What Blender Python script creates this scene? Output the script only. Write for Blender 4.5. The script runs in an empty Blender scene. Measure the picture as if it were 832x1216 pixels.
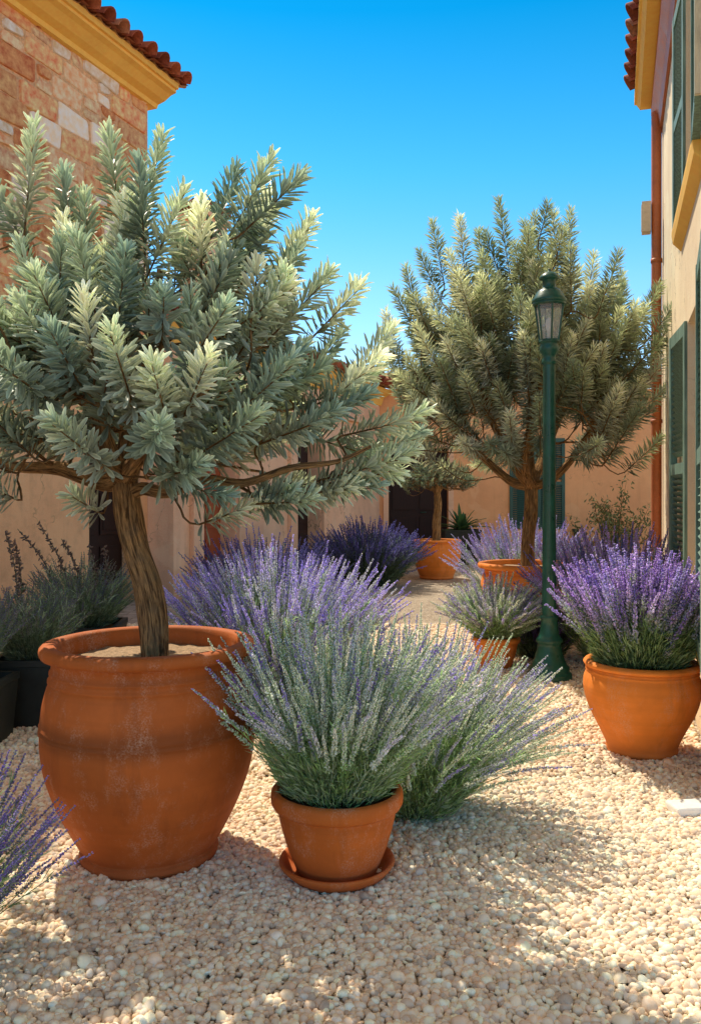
import bpy, math, random
import numpy as np
from mathutils import Vector, Matrix

# ------------------------------------------------------------------ basics
sc = bpy.context.scene
C = bpy.data.collections.new("courtyard"); sc.collection.children.link(C)
R = math.radians
F, HZ, HC = 1000.0, 590.0, 1.4            # focal length (px), horizon row, eye height
def gp(x, y):                             # ground point seen at pixel x, y
    Z = F * HC / (y - HZ); return ((x - 416) / F * Z, Z, 0.0)
def ap(x, y, Z):                          # point at pixel x, y and distance Z
    return np.array([(x - 416) / F * Z, Z, HC + (HZ - y) / F * Z])

def empty(name, loc=(0, 0, 0), rz=0.0):
    o = bpy.data.objects.new(name, None); C.objects.link(o)
    o.empty_display_size = .1
    o.location = loc; o.rotation_euler = (0, 0, rz); return o
def tag(o, label=None, cat=None, group=None, kind=None):
    if label: o['label'] = label
    if cat: o['category'] = cat
    if group: o['group'] = group
    if kind: o['kind'] = kind
    return o

class MB:
    """collects vertices and faces, builds ONE mesh object"""
    def __init__(s): s.V = []; s.C = []; s.B = []; s.Fs = []; s.n = 0
    def add(s, V, Fc, col=(.5, .5, .5), buv=None, smooth=True):
        V = np.asarray(V, dtype=np.float64).reshape(-1, 3); n = len(V)
        col = np.asarray(col, dtype=np.float64)
        if col.ndim == 1: col = np.tile(col, (n, 1))
        s.V.append(V); s.C.append(col)
        s.B.append(np.zeros((n, 3)) if buv is None else np.asarray(buv, float))
        for f in (Fc if isinstance(Fc, (list, tuple)) and len(Fc) and isinstance(Fc[0], np.ndarray) else [Fc]):
            f = np.asarray(f, dtype=np.int64)
            if f.size: s.Fs.append((f + s.n, smooth))
        s.n += n
    def polys(s, V, faces, col=(.5, .5, .5), smooth=False):
        by = {}
        for f in faces: by.setdefault(len(f), []).append(f)
        V = np.asarray(V, float); n = len(V)
        s.V.append(V); s.C.append(np.tile(np.asarray(col, float), (n, 1))); s.B.append(np.zeros((n, 3)))
        for k, l in by.items(): s.Fs.append((np.array(l) + s.n, smooth))
        s.n += n
    def box(s, x0, x1, y0, y1, z0, z1, col=(.5, .5, .5)):
        V = [(x, y, z) for x in (x0, x1) for y in (y0, y1) for z in (z0, z1)]
        s.polys(V, [(0, 1, 3, 2), (4, 6, 7, 5), (0, 4, 5, 1), (2, 3, 7, 6), (0, 2, 6, 4), (1, 5, 7, 3)], col)
    def quad(s, a, b, c, d, col=(.5, .5, .5)):
        s.polys([a, b, c, d], [(0, 1, 2, 3)], col)
    def lathe(s, prof, n=96, col=(.5, .5, .5), cx=0, cy=0, wob=0.0, seed=0):
        prof = np.array(prof, float); m = len(prof)
        a = np.linspace(0, 2 * np.pi, n, endpoint=False)
        w = 1 + wob * (np.sin(2 * a + seed) + .6 * np.sin(3 * a + 2.1 * seed))
        V = np.stack([cx + prof[:, None, 0] * np.cos(a) * w, cy + prof[:, None, 0] * np.sin(a) * w,
                      np.repeat(prof[:, 1:2], n, 1)], -1).reshape(-1, 3)
        i = np.arange(m - 1)[:, None] * n; j = np.arange(n)[None]; k = (j + 1) % n
        Fq = np.stack([i + j, i + k, i + n + k, i + n + j], -1).reshape(-1, 4)
        s.add(V, Fq, col)
    def tube(s, P, r, n=8, col=(.5, .5, .5), wob=None):
        P = np.asarray(P, float); m = len(P); r = np.broadcast_to(np.asarray(r, float), (m,))
        T = np.gradient(P, axis=0); T /= np.linalg.norm(T, axis=1)[:, None] + 1e-9
        ref = np.array([0.0, 1, 0]) if abs(T[0][1]) < .8 else np.array([1.0, 0, 0])
        Nn = []; u = ref - T[0] * ref.dot(T[0])
        for t in T:
            u = u - t * u.dot(t); u = u / (np.linalg.norm(u) + 1e-9); Nn.append(u)
        Nn = np.array(Nn); Bn = np.cross(T, Nn)
        a = np.linspace(0, 2 * np.pi, n, endpoint=False)
        rr = np.repeat(r[:, None], n, 1)
        if wob is not None: rr = rr * wob(np.linspace(0, 1, m)[:, None], a[None])
        V = P[:, None] + rr[..., None] * (np.cos(a)[None, :, None] * Nn[:, None] + np.sin(a)[None, :, None] * Bn[:, None])
        L = np.concatenate([[0], np.cumsum(np.linalg.norm(np.diff(P, axis=0), axis=1))])
        buv = np.stack([np.cos(a)[None] * r[:, None], np.sin(a)[None] * r[:, None], np.repeat(L[:, None], n, 1)], -1)
        i = np.arange(m - 1)[:, None] * n; j = np.arange(n)[None]; k = (j + 1) % n
        Fq = np.stack([i + j, i + k, i + n + k, i + n + j], -1).reshape(-1, 4)
        s.add(V.reshape(-1, 3), Fq, col, buv.reshape(-1, 3))
    def inst(s, tmpl, faces, O, X, Y, Zx, cols, cmul=None, smooth=True):
        """many copies of a template; O,X,Y,Zx: (k,3) origins and scaled axes; cols (k,3); cmul (nv,) per vertex factor"""
        tmpl = np.asarray(tmpl, float); k = len(O); nv = len(tmpl)
        if k == 0: return
        V = (O[:, None] + tmpl[None, :, 0:1] * X[:, None] + tmpl[None, :, 1:2] * Y[:, None] + tmpl[None, :, 2:3] * Zx[:, None])
        col = np.repeat(cols[:, None], nv, 1)
        if cmul is not None: col = col * np.asarray(cmul)[None, :, None]
        off = (np.arange(k) * nv)[:, None, None]
        s.add(V.reshape(-1, 3), [(np.asarray(f)[None] + off).reshape(-1, np.asarray(f).shape[1]) for f in faces],
              np.clip(col.reshape(-1, 3), 0, 1), smooth=smooth)
    def build(s, name, mat, parent=None):
        V = np.concatenate(s.V); me = bpy.data.meshes.new(name)
        me.vertices.add(len(V)); me.vertices.foreach_set('co', V.astype(np.float32).ravel())
        nl = sum(f.size for f, _ in s.Fs); npol = sum(len(f) for f, _ in s.Fs)
        me.loops.add(nl); me.polygons.add(npol)
        me.loops.foreach_set('vertex_index', np.concatenate([f.ravel() for f, _ in s.Fs]).astype(np.int32))
        tot = np.concatenate([np.full(len(f), f.shape[1]) for f, _ in s.Fs])
        me.polygons.foreach_set('loop_start', np.concatenate([[0], np.cumsum(tot)[:-1]]).astype(np.int32))
        me.polygons.foreach_set('use_smooth', np.concatenate([np.full(len(f), sm) for f, sm in s.Fs]))
        a = me.attributes.new('Col', 'FLOAT_COLOR', 'POINT')
        a.data.foreach_set('color', np.concatenate([np.concatenate(s.C), np.ones((len(V), 1))], 1).astype(np.float32).ravel())
        b = np.concatenate(s.B)
        if np.any(b):
            a = me.attributes.new('buv', 'FLOAT_VECTOR', 'POINT'); a.data.foreach_set('vector', b.astype(np.float32).ravel())
        me.update(calc_edges=True); me.validate()
        if mat: me.materials.append(mat)
        o = bpy.data.objects.new(name, me); C.objects.link(o)
        if parent is not None: o.parent = parent
        return o

def bevel(o, w, seg=2):
    m = o.modifiers.new('bevel', 'BEVEL'); m.width = w; m.segments = seg; m.limit_method = 'ANGLE'; m.angle_limit = R(40); return o

# ------------------------------------------------------------------ materials
class NT:
    def __init__(s, name):
        s.m = bpy.data.materials.new(name); s.m.use_nodes = True; s.t = s.m.node_tree; s.t.nodes.clear()
        s.out = s.n('ShaderNodeOutputMaterial')
    def n(s, typ, **kw):
        x = s.t.nodes.new(typ)
        for k, v in kw.items(): setattr(x, k, v)
        return x
    def l(s, a, b): s.t.links.new(a, b)
    def val(s, sock, v):
        if hasattr(v, 'is_output'): s.l(v, sock)
        else: sock.default_value = v
    def obj(s): return s.n('ShaderNodeTexCoord').outputs['Object']
    def attr(s, nm): return s.n('ShaderNodeAttribute', attribute_name=nm)
    def mapping(s, vec, scale=(1, 1, 1), loc=(0, 0, 0)):
        m = s.n('ShaderNodeMapping'); s.l(vec, m.inputs[0]); m.inputs['Scale'].default_value = scale; m.inputs['Location'].default_value = loc
        return m.outputs[0]
    def noise(s, vec, scale, detail=4, rough=.55, dist=0.0):
        x = s.n('ShaderNodeTexNoise'); s.l(vec, x.inputs['Vector'])
        x.inputs['Scale'].default_value = scale; x.inputs['Detail'].default_value = detail
        x.inputs['Roughness'].default_value = rough; x.inputs['Distortion'].default_value = dist
        return x.outputs['Fac']
    def ramp(s, fac, stops):
        x = s.n('ShaderNodeValToRGB'); s.l(fac, x.inputs[0]); e = x.color_ramp.elements
        while len(e) < len(stops): e.new(.5)
        for i, (p, c) in enumerate(stops):
            e[i].position = p; e[i].color = (*(c if hasattr(c, '__len__') else (c, c, c)), 1)
        return x.outputs[0]
    def mix(s, fac, a, b, mode='MIX'):
        x = s.n('ShaderNodeMix', data_type='RGBA', blend_type=mode)
        s.val(x.inputs[0], fac)
        for i, v in ((6, a), (7, b)):
            if hasattr(v, 'is_output'): s.l(v, x.inputs[i])
            else: x.inputs[i].default_value = (*v, 1)
        return x.outputs[2]
    def math(s, op, a, b=0.0):
        x = s.n('ShaderNodeMath', operation=op); s.val(x.inputs[0], a); s.val(x.inputs[1], b); return x.outputs[0]
    def bump(s, h, strength=.3, dist=.01, normal=None):
        x = s.n('ShaderNodeBump'); s.l(h, x.inputs['Height']); x.inputs['Strength'].default_value = strength; x.inputs['Distance'].default_value = dist
        if normal is not None: s.l(normal, x.inputs['Normal'])
        return x.outputs[0]
    def pbsdf(s, col, rough=.7, normal=None, spec=.3, metal=0.0, out=True):
        p = s.n('ShaderNodeBsdfPrincipled')
        if hasattr(col, 'is_output'): s.l(col, p.inputs['Base Color'])
        else: p.inputs['Base Color'].default_value = (*col, 1)
        s.val(p.inputs['Roughness'], rough); p.inputs['Specular IOR Level'].default_value = spec; p.inputs['Metallic'].default_value = metal
        if normal is not None: s.l(normal, p.inputs['Normal'])
        if out: s.l(p.outputs[0], s.out.inputs[0])
        return p

def m_plaster(name, c, stain=.5, dark=(.28, .17, .11)):
    t = NT(name); o = t.obj()
    big = t.noise(o, .9, 5, .6); mid = t.noise(o, 4.5, 6, .65); fine = t.noise(o, 70, 3, .6)
    col = t.mix(t.ramp(big, [(.35, 0), (.68, 1)]), tuple(v * .86 for v in c), tuple(min(1, v * 1.08) for v in c))
    col = t.mix(t.math('MULTIPLY', t.ramp(mid, [(.5, 0), (.78, 1)]), stain), col, dark)
    z = t.n('ShaderNodeSeparateXYZ'); t.l(o, z.inputs[0])
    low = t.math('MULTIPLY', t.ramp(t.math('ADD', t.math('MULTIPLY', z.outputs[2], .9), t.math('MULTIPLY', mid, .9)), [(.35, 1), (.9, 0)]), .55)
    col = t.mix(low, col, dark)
    streak = t.noise(t.mapping(o, (7, 7, .5)), 1.0, 4, .6)
    col = t.mix(t.math('MULTIPLY', t.ramp(streak, [(.56, 0), (.74, 1)]), .35), col, tuple(v * .7 for v in c))
    col = t.mix(.16, col, t.ramp(fine, [(.3, (.15, .1, .08)), (.7, (.9, .8, .7))]), 'OVERLAY')
    wob = t.n('ShaderNodeVectorMath', operation='ADD'); t.l(o, wob.inputs[0])
    nz = t.n('ShaderNodeTexNoise'); t.l(o, nz.inputs['Vector']); nz.inputs['Scale'].default_value = 3.5; nz.inputs['Detail'].default_value = 5
    t.l(nz.outputs['Color'], wob.inputs[1])
    cr = t.n('ShaderNodeTexVoronoi', feature='DISTANCE_TO_EDGE'); t.l(wob.outputs[0], cr.inputs['Vector']); cr.inputs['Scale'].default_value = .8
    crack = t.math('MULTIPLY', t.ramp(cr.outputs['Distance'], [(.002, 1), (.012, 0)]), t.ramp(big, [(.46, 0), (.56, 1)]))
    col = t.mix(t.math('MULTIPLY', crack, .6), col, tuple(v * .45 for v in dark))
    patch = t.ramp(t.noise(o, 1.7, 3, .5, 1.0), [(.61, 0), (.635, 1)])
    col = t.mix(t.math('MULTIPLY', patch, .3), col, tuple(min(1, v * 1.15 + .05) for v in c))
    nrm = t.bump(fine, .5, .006, t.bump(mid, .5, .02))
    t.pbsdf(col, .92, nrm, .1); return t.m

def m_terracotta(name, c, bloom=.5, dark=.3, z0=.45):
    t = NT(name); o = t.obj()
    big = t.noise(o, 3.2, 5, .6); mid = t.noise(t.mapping(o, (1.3, 1.3, .8)), 6, 8, .72); grain = t.noise(o, 160, 2, .7)
    col = t.mix(t.ramp(big, [(.3, 0), (.7, 1)]), tuple(v * .78 for v in c), tuple(min(1, v * 1.12) for v in c))
    z = t.n('ShaderNodeSeparateXYZ'); t.l(o, z.inputs[0])
    ring = t.noise(t.mapping(o, (.4, .4, 16)), 1, 3, .5)
    col = t.mix(t.math('MULTIPLY', t.ramp(ring, [(.48, 0), (.62, 1)]), .25), col, tuple(v * .62 for v in c))
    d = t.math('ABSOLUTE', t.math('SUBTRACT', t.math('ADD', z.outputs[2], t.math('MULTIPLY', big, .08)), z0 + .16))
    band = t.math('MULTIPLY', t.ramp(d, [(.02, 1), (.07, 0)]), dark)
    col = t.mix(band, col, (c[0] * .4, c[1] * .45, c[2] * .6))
    w = t.math('MULTIPLY', t.ramp(mid, [(.5, 0), (.72, 1)]), t.ramp(grain, [(.42, 0), (.62, 1)]))
    drip = t.noise(t.mapping(o, (9, 9, .8)), 1.0, 5, .65)
    col = t.mix(t.math('MULTIPLY', t.ramp(drip, [(.54, 0), (.7, 1)]), .35), col, (c[0] * .45, c[1] * .45, c[2] * .6))
    col = t.mix(t.math('MULTIPLY', w, bloom), col, (.72, .5, .36))
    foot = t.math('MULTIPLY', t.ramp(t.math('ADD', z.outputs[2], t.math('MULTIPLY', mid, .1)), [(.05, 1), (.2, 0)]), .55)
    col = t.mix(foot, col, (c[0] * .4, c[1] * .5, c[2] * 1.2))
    nrm = t.bump(grain, .25, .003, t.bump(ring, .25, .006))
    t.pbsdf(col, t.ramp(mid, [(.3, .62), (.7, .85)]), nrm, .25); return t.m

def m_veg(name, trans=.35, rough=.5, spec=.35, tmul=(1.0, 1.0, .75), gain=1.0):
    t = NT(name); a = t.attr('Col').outputs['Color']
    if gain != 1: a = t.mix(1.0, a, (gain,) * 3, 'MULTIPLY')
    p = t.pbsdf(a, rough, None, spec, out=False)
    tr = t.n('ShaderNodeBsdfTranslucent'); t.l(t.mix(1.0, a, tmul, 'MULTIPLY'), tr.inputs[0])
    ms = t.n('ShaderNodeMixShader'); ms.inputs[0].default_value = trans
    t.l(p.outputs[0], ms.inputs[1]); t.l(tr.outputs[0], ms.inputs[2]); t.l(ms.outputs[0], t.out.inputs[0]); return t.m

def m_bark(name, c1, c2):
    t = NT(name); v = t.attr('buv').outputs['Vector']
    n1 = t.noise(t.mapping(v, (1, 1, .07)), 150, 5, .7, .5); n2 = t.noise(v, 14, 4, .6)
    n3 = t.noise(t.mapping(v, (1, 1, .13)), 62, 4, .65, 1.0)
    h = t.math('ADD', t.math('MULTIPLY', n1, .6), t.math('MULTIPLY', n3, .6))
    col = t.mix(t.ramp(h, [(.5, 0), (.72, 1)]), c1, c2)
    col = t.mix(t.math('MULTIPLY', t.ramp(n2, [(.45, 0), (.7, 1)]), .4), col, (.2, .16, .11))
    t.pbsdf(col, .9, t.bump(h, 1.0, .05), .15); return t.m

def m_simple(name, c, rough=.6, spec=.3, var=.2, bump=.15, scale=18, stretch=(1, 1, 1), metal=0.0):
    t = NT(name); o = t.mapping(t.obj(), stretch)
    n = t.noise(o, scale, 5, .6); f = t.noise(o, scale * 7, 3, .6)
    col = t.mix(t.ramp(n, [(.3, 0), (.7, 1)]), tuple(v * (1 - var) for v in c), tuple(min(1, v * (1 + var)) for v in c))
    col = t.mix(.12, col, t.ramp(f, [(.3, 0.1), (.7, .9)]), 'OVERLAY')
    t.pbsdf(col, t.ramp(n, [(.3, max(0, rough - .08)), (.7, min(1, rough + .1))]), t.bump(f, bump, .004), spec, metal); return t.m

def m_attr(name, rough=.85, scale=30, var=.35, bump=.3, spec=.2):
    t = NT(name); o = t.obj(); a = t.attr('Col').outputs['Color']
    n = t.noise(o, scale, 5, .65)
    col = t.mix(var, a, t.ramp(n, [(.3, .1), (.7, .9)]), 'OVERLAY')
    t.pbsdf(col, rough, t.bump(n, bump, .01), spec); return t.m

M = {}
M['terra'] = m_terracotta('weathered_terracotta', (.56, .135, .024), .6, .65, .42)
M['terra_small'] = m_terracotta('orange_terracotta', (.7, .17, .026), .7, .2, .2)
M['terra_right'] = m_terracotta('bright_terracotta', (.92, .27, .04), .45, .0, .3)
M['leaf_big'] = m_veg('olive_leaf', .3, .42, .28, (1.06, 1.06, .82), 1.85)
M['leaf_fine'] = m_veg('fine_leaf', .35, .5, .3, (1.1, 1.05, .7), 1.55)
M['lav_leaf'] = m_veg('lavender_leaf', .35, .6, .2, (1, 1.05, .75), 1.6)
M['floret'] = m_veg('lavender_flower', .4, .6, .15, (1, .95, 1), 1.45)
M['bark'] = m_bark('olive_bark', (.12, .06, .024), (.78, .44, .18))
M['bark2'] = m_bark('warm_bark', (.13, .065, .024), (.75, .42, .16))
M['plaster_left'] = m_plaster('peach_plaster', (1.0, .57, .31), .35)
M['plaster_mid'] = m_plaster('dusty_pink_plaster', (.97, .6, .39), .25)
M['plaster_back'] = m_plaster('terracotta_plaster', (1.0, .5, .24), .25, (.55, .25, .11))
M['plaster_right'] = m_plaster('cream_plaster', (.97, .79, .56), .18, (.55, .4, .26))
M['stone'] = m_attr('masonry_stone', .9, 11, .75, 1.0)
M['mortar'] = m_simple('lime_mortar', (.8, .46, .24), .95, .1, .25, .8, 25)
M['ochre'] = m_simple('ochre_render', (.95, .56, .13), .8, .2, .07, .15, 3)
M['tile'] = m_attr('roof_tile', .8, 22, .4, .3)
M['pipe'] = m_simple('rust_red_pipe', (.52, .15, .05), .5, .4, .15, .1, 8)
M['door_red'] = m_simple('red_brown_door_wood', (.38, .09, .03), .5, .4, .35, .3, 10, (6, 6, .6))
M['door_dark'] = m_simple('dark_door_wood', (.028, .011, .008), .55, .3, .4, .3, 10, (6, 6, .6))
M['dark'] = m_simple('dark_interior', (.012, .009, .009), .9, .05)
M['shutter'] = m_simple('green_shutter_paint', (.035, .105, .085), .5, .4, .25, .25, 12, (3, 3, .5))
M['shutter_old'] = m_simple('faded_green_shutter', (.16, .26, .21), .6, .3, .5, .4, 9, (4, 4, .4))
M['frame'] = m_simple('pale_window_frame', (.6, .54, .38), .6, .3, .3, .3, 9, (4, 4, .5))
M['lampgreen'] = m_simple('lamp_green_paint', (.012, .085, .06), .32, .5, .3, .12, 9)
M['planter'] = m_simple('black_green_planter', (.018, .024, .022), .55, .35, .3, .1, 6)
M['soil'] = m_simple('potting_soil', (.12, .07, .04), .95, .05, .5, .9, 60)
M['drysoil'] = m_simple('pale_dry_soil', (.46, .32, .2), .95, .05, .35, .9, 70)
M['mulch'] = m_simple('brown_mulch', (.16, .075, .045), .95, .05, .5, 1.0, 45)
M['slab'] = m_simple('white_stone', (.82, .8, .75), .7, .3, .08, .2, 20)
M['pebble'] = m_attr('pebble_stone', .8, 60, .25, .15, .25)
M['cream'] = m_simple('cream_box', (.62, .5, .36), .6, .3, .1)

def m_ground():
    t = NT('gravel_ground'); o = t.obj()
    v = t.n('ShaderNodeTexVoronoi'); t.l(t.mapping(o, (1, 1, 0)), v.inputs['Vector']); v.inputs['Scale'].default_value = 36
    e = t.n('ShaderNodeTexVoronoi', feature='DISTANCE_TO_EDGE'); t.l(t.mapping(o, (1, 1, 0)), e.inputs['Vector']); e.inputs['Scale'].default_value = 36
    hs = t.n('ShaderNodeSeparateColor'); t.l(v.outputs['Color'], hs.inputs[0])
    col = t.ramp(hs.outputs[0], [(0, (.52, .41, .3)), (.35, (.7, .57, .43)), (.7, (.78, .66, .5)), (1, (.84, .74, .6))])
    col = t.mix(t.ramp(e.outputs['Distance'], [(.02, .5), (.12, 0)]), col, (.22, .16, .11))
    big = t.noise(o, .8, 4, .6)
    col = t.mix(t.math('MULTIPLY', t.ramp(big, [(.4, 0), (.75, 1)]), .25), col, (.42, .32, .23))
    t.pbsdf(col, .9, t.bump(t.ramp(e.outputs['Distance'], [(0, 0), (.35, 1)]), 1.0, .02), .15); return t.m
M['ground'] = m_ground()

def m_paving():
    t = NT('grey_paving'); o = t.obj()
    b = t.n('ShaderNodeTexBrick'); t.l(o, b.inputs['Vector']); b.inputs['Scale'].default_value = 1.6
    b.inputs['Color1'].default_value = (.34, .3, .28, 1); b.inputs['Color2'].default_value = (.42, .37, .33, 1)
    b.inputs['Mortar'].default_value = (.2, .17, .15, 1); b.inputs['Mortar Size'].default_value = .012
    n = t.noise(o, 6, 6, .65)
    t.pbsdf(t.mix(.4, b.outputs['Color'], t.ramp(n, [(.3, .15), (.7, .85)]), 'OVERLAY'), .85, t.bump(n, .4, .01), .2); return t.m
M['paving'] = m_paving()

def m_glass():
    t = NT('lantern_glass')
    p = t.pbsdf((.9, .93, .95), .12, None, .5, out=False); p.inputs['Transmission Weight'].default_value = .85; p.inputs['IOR'].default_value = 1.1
    d = t.n('ShaderNodeBsdfDiffuse'); d.inputs[0].default_value = (.75, .78, .8, 1)
    ms = t.n('ShaderNodeMixShader'); ms.inputs[0].default_value = .12
    t.l(p.outputs[0], ms.inputs[1]); t.l(d.outputs[0], ms.inputs[2]); t.l(ms.outputs[0], t.out.inputs[0]); return t.m
M['glass'] = m_glass()

# ------------------------------------------------------------------ world, sun, camera
SUN_EL, SDIR = R(55), np.array([.5, -.866])         # SDIR: ground direction in which shadows fall
w = bpy.data.worlds.new("World"); sc.world = w; w.use_nodes = True
nt = w.node_tree; nt.nodes.clear()
sky = nt.nodes.new('ShaderNodeTexSky'); sky.sky_type = 'NISHITA'; sky.sun_disc = False
sky.sun_elevation = SUN_EL; sky.sun_rotation = math.atan2(-SDIR[0], -SDIR[1])
sky.altitude = 300; sky.air_density = 1.0; sky.dust_density = .2; sky.ozone_density = 3.0
hsv = nt.nodes.new('ShaderNodeHueSaturation'); hsv.inputs['Saturation'].default_value = 1.35; hsv.inputs['Hue'].default_value = .488
bg = nt.nodes.new('ShaderNodeBackground'); bg.inputs[1].default_value = .15
wo = nt.nodes.new('ShaderNodeOutputWorld')
nt.links.new(sky.outputs[0], hsv.inputs['Color']); # clear azure low in the sky, warm fill glow added high up
tcw = nt.nodes.new('ShaderNodeTexCoord'); sep = nt.nodes.new('ShaderNodeSeparateXYZ'); nt.links.new(tcw.outputs['Generated'], sep.inputs[0])
def wramp(stops):
    r = nt.nodes.new('ShaderNodeValToRGB'); e = r.color_ramp.elements
    while len(e) < len(stops): e.new(.5)
    for i, (p, c) in enumerate(stops): e[i].position = p; e[i].color = (*c, 1)
    nt.links.new(sep.outputs[2], r.inputs[0]); return r.outputs[0]
def wmix(mode, fac, a, b):
    m = nt.nodes.new('ShaderNodeMix'); m.data_type = 'RGBA'; m.blend_type = mode
    for i, v in ((0, fac), (6, a), (7, b)):
        if hasattr(v, 'is_output'): nt.links.new(v, m.inputs[i])
        else: m.inputs[i].default_value = v
    return m.outputs[2]
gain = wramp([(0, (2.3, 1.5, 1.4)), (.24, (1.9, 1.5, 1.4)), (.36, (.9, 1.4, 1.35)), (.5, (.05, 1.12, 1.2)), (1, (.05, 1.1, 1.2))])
sky_fill = wramp([(.54, (0, 0, 0)), (.8, (1, 1, 1))])  # mask of the added fill light in the upper sky
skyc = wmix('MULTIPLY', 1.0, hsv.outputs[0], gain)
skyc = wmix('MIX', sky_fill, skyc, (4.1, 3.2, 2.3, 1))
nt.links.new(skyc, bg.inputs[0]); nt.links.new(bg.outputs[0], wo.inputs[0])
sl = bpy.data.lights.new('sun', 'SUN'); sl.energy = 5.0; sl.angle = R(.5); sl.color = (1, .89, .72)
so = bpy.data.objects.new('sun', sl); C.objects.link(so)
sv = Vector((-SDIR[0] * math.cos(SUN_EL), -SDIR[1] * math.cos(SUN_EL), math.sin(SUN_EL)))
so.rotation_euler = sv.to_track_quat('Z', 'Y').to_euler(); so.location = (0, 0, 12)

cam = bpy.data.cameras.new('camera'); co = bpy.data.objects.new('camera', cam); C.objects.link(co)
co.location = (0, 0, HC); co.rotation_euler = (R(90), 0, 0)
cam.sensor_fit = 'VERTICAL'; cam.sensor_height = 36; cam.lens = 36 * F / 1216; cam.shift_y = -(608 - HZ) / 1216
cam.clip_start = .05; cam.clip_end = 2000
sc.camera = co
sc.view_settings.view_transform = 'Standard'; sc.view_settings.look = 'None'; sc.view_settings.exposure = 0
sc.cycles.max_bounces = 8; sc.cycles.diffuse_bounces = 4; sc.cycles.transparent_max_bounces = 8

# ------------------------------------------------------------------ ground
b = MB(); b.quad((-400, -400, 0), (400, -400, 0), (400, 600, 0), (-400, 600, 0))
tag(b.build('ground', M['ground']), 'pale cream gravel ground of the courtyard', kind='structure')
b = MB()
aL = math.atan(.407)
def lh(x, s): return (-7.45 + x * math.cos(aL) + s * math.sin(aL), -x * math.sin(aL) + s * math.cos(aL))
pts = [lh(-.2, 3), lh(1.5, 3), lh(1.6, 9), lh(1.45, 14), lh(1.6, 19), (3.0, 17.4), (9, 17.3), (9, 19), (-2, 19.0)]
b.polys([(x, y, .004) for x, y in pts], [tuple(range(len(pts)))])
tag(b.build('pavement', M['paving']), 'grey paved strip along the house fronts', kind='structure')
b = MB(); rs = np.random.RandomState(4); n = 40
cx, cy = 2.05, 7.4
pv = [(cx + (.62 + .06 * rs.randn()) * math.cos(a), cy + (1.15 + .08 * rs.randn()) * math.sin(a), .008) for a in np.linspace(0, 2 * np.pi, n, endpoint=False)]
b.polys(pv, [tuple(range(n))])
tag(b.build('planting_bed', M['mulch']), 'brown mulch bed around the foot of the lamp post', kind='structure')

def icos(sub):
    import bmesh
    bm = bmesh.new(); bmesh.ops.create_icosphere(bm, subdivisions=sub, radius=1)
    V = np.array([v.co[:] for v in bm.verts]); Fc = np.array([[v.index for v in f.verts] for f in bm.faces]); bm.free()
    return V, Fc
def gravel():
    rs = np.random.RandomState(11); g = MB()
    pal = np.array([(.66, .56, .44), (.72, .63, .5), (.6, .47, .36), (.76, .69, .58), (.52, .43, .35), (.68, .53, .41), (.62, .57, .51), (.45, .38, .32)])
    pp = np.array([.22, .2, .14, .14, .08, .1, .08, .04])
    def layer(z0, z1, sp, sub, size, zj, keep=1.0, cut=-.45):
        V, Fc = icos(sub)
        k = V[Fc][:, :, 2].mean(1) > cut; Fc = Fc[k]
        used = np.unique(Fc); mp = np.zeros(len(V), int); mp[used] = np.arange(len(used)); V = V[used]; Fc = mp[Fc]
        ny = int((z1 - z0) / (sp * .87)); P = []
        for i in range(ny):
            Z = z0 + i * sp * .87; h = .46 * Z + .55
            x = np.arange(-h, h + .25, sp) + (i % 2) * sp / 2
            P.append(np.stack([x, np.full(len(x), Z)], 1))
        P = np.concatenate(P); P = P[rs.rand(len(P)) < keep]
        P = P + rs.uniform(-.42, .42, P.shape) * sp
        P = P[(P[:, 0] < .314 * P[:, 1] + .47) | (P[:, 1] < 3.7)]
        n = len(P); r = size * np.exp(rs.randn(n) * .24)
        th = rs.rand(n) * 2 * np.pi; el = rs.uniform(.78, 1.0, n); fl = rs.uniform(.62, .9, n)
        tx, ty = rs.randn(n) * .28, rs.randn(n) * .28
        X = np.stack([np.cos(th), np.sin(th), tx], 1) * r[:, None]
        Y = np.stack([-np.sin(th), np.cos(th), ty], 1) * (r * el)[:, None]
        Zx = np.stack([-tx * np.cos(th), -ty, np.ones(n)], 1) * (r * fl)[:, None]
        O = np.concatenate([P, (r * fl * .35 + rs.rand(n) * zj)[:, None]], 1)
        cols = pal[rs.choice(len(pal), n, p=pp)] * np.array((1.07, 1.02, .94)) * rs.uniform(1.05, 1.55, (n, 1))
        # a few different lumpy stones
        kind = rs.randint(0, 6, n)
        for q in range(6):
            Vq = V * (1 + .09 * np.sin(V @ rs.randn(3, 3) * 2.2).sum(1, keepdims=True) / 1.7)
            m = kind == q
            g.inst(Vq, [Fc], O[m], X[m], Y[m], Zx[m], cols[m])
    layer(1.7, 4.2, .0188, 2, .0118, .004)
    layer(1.7, 4.2, .025, 2, .0115, .008, .4)
    layer(4.2, 9.2, .026, 1, .0155, .006)
    tag(g.build('gravel', M['pebble']), 'cream and beige rounded pebbles covering the ground', 'gravel', kind='stuff')
gravel()

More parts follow.
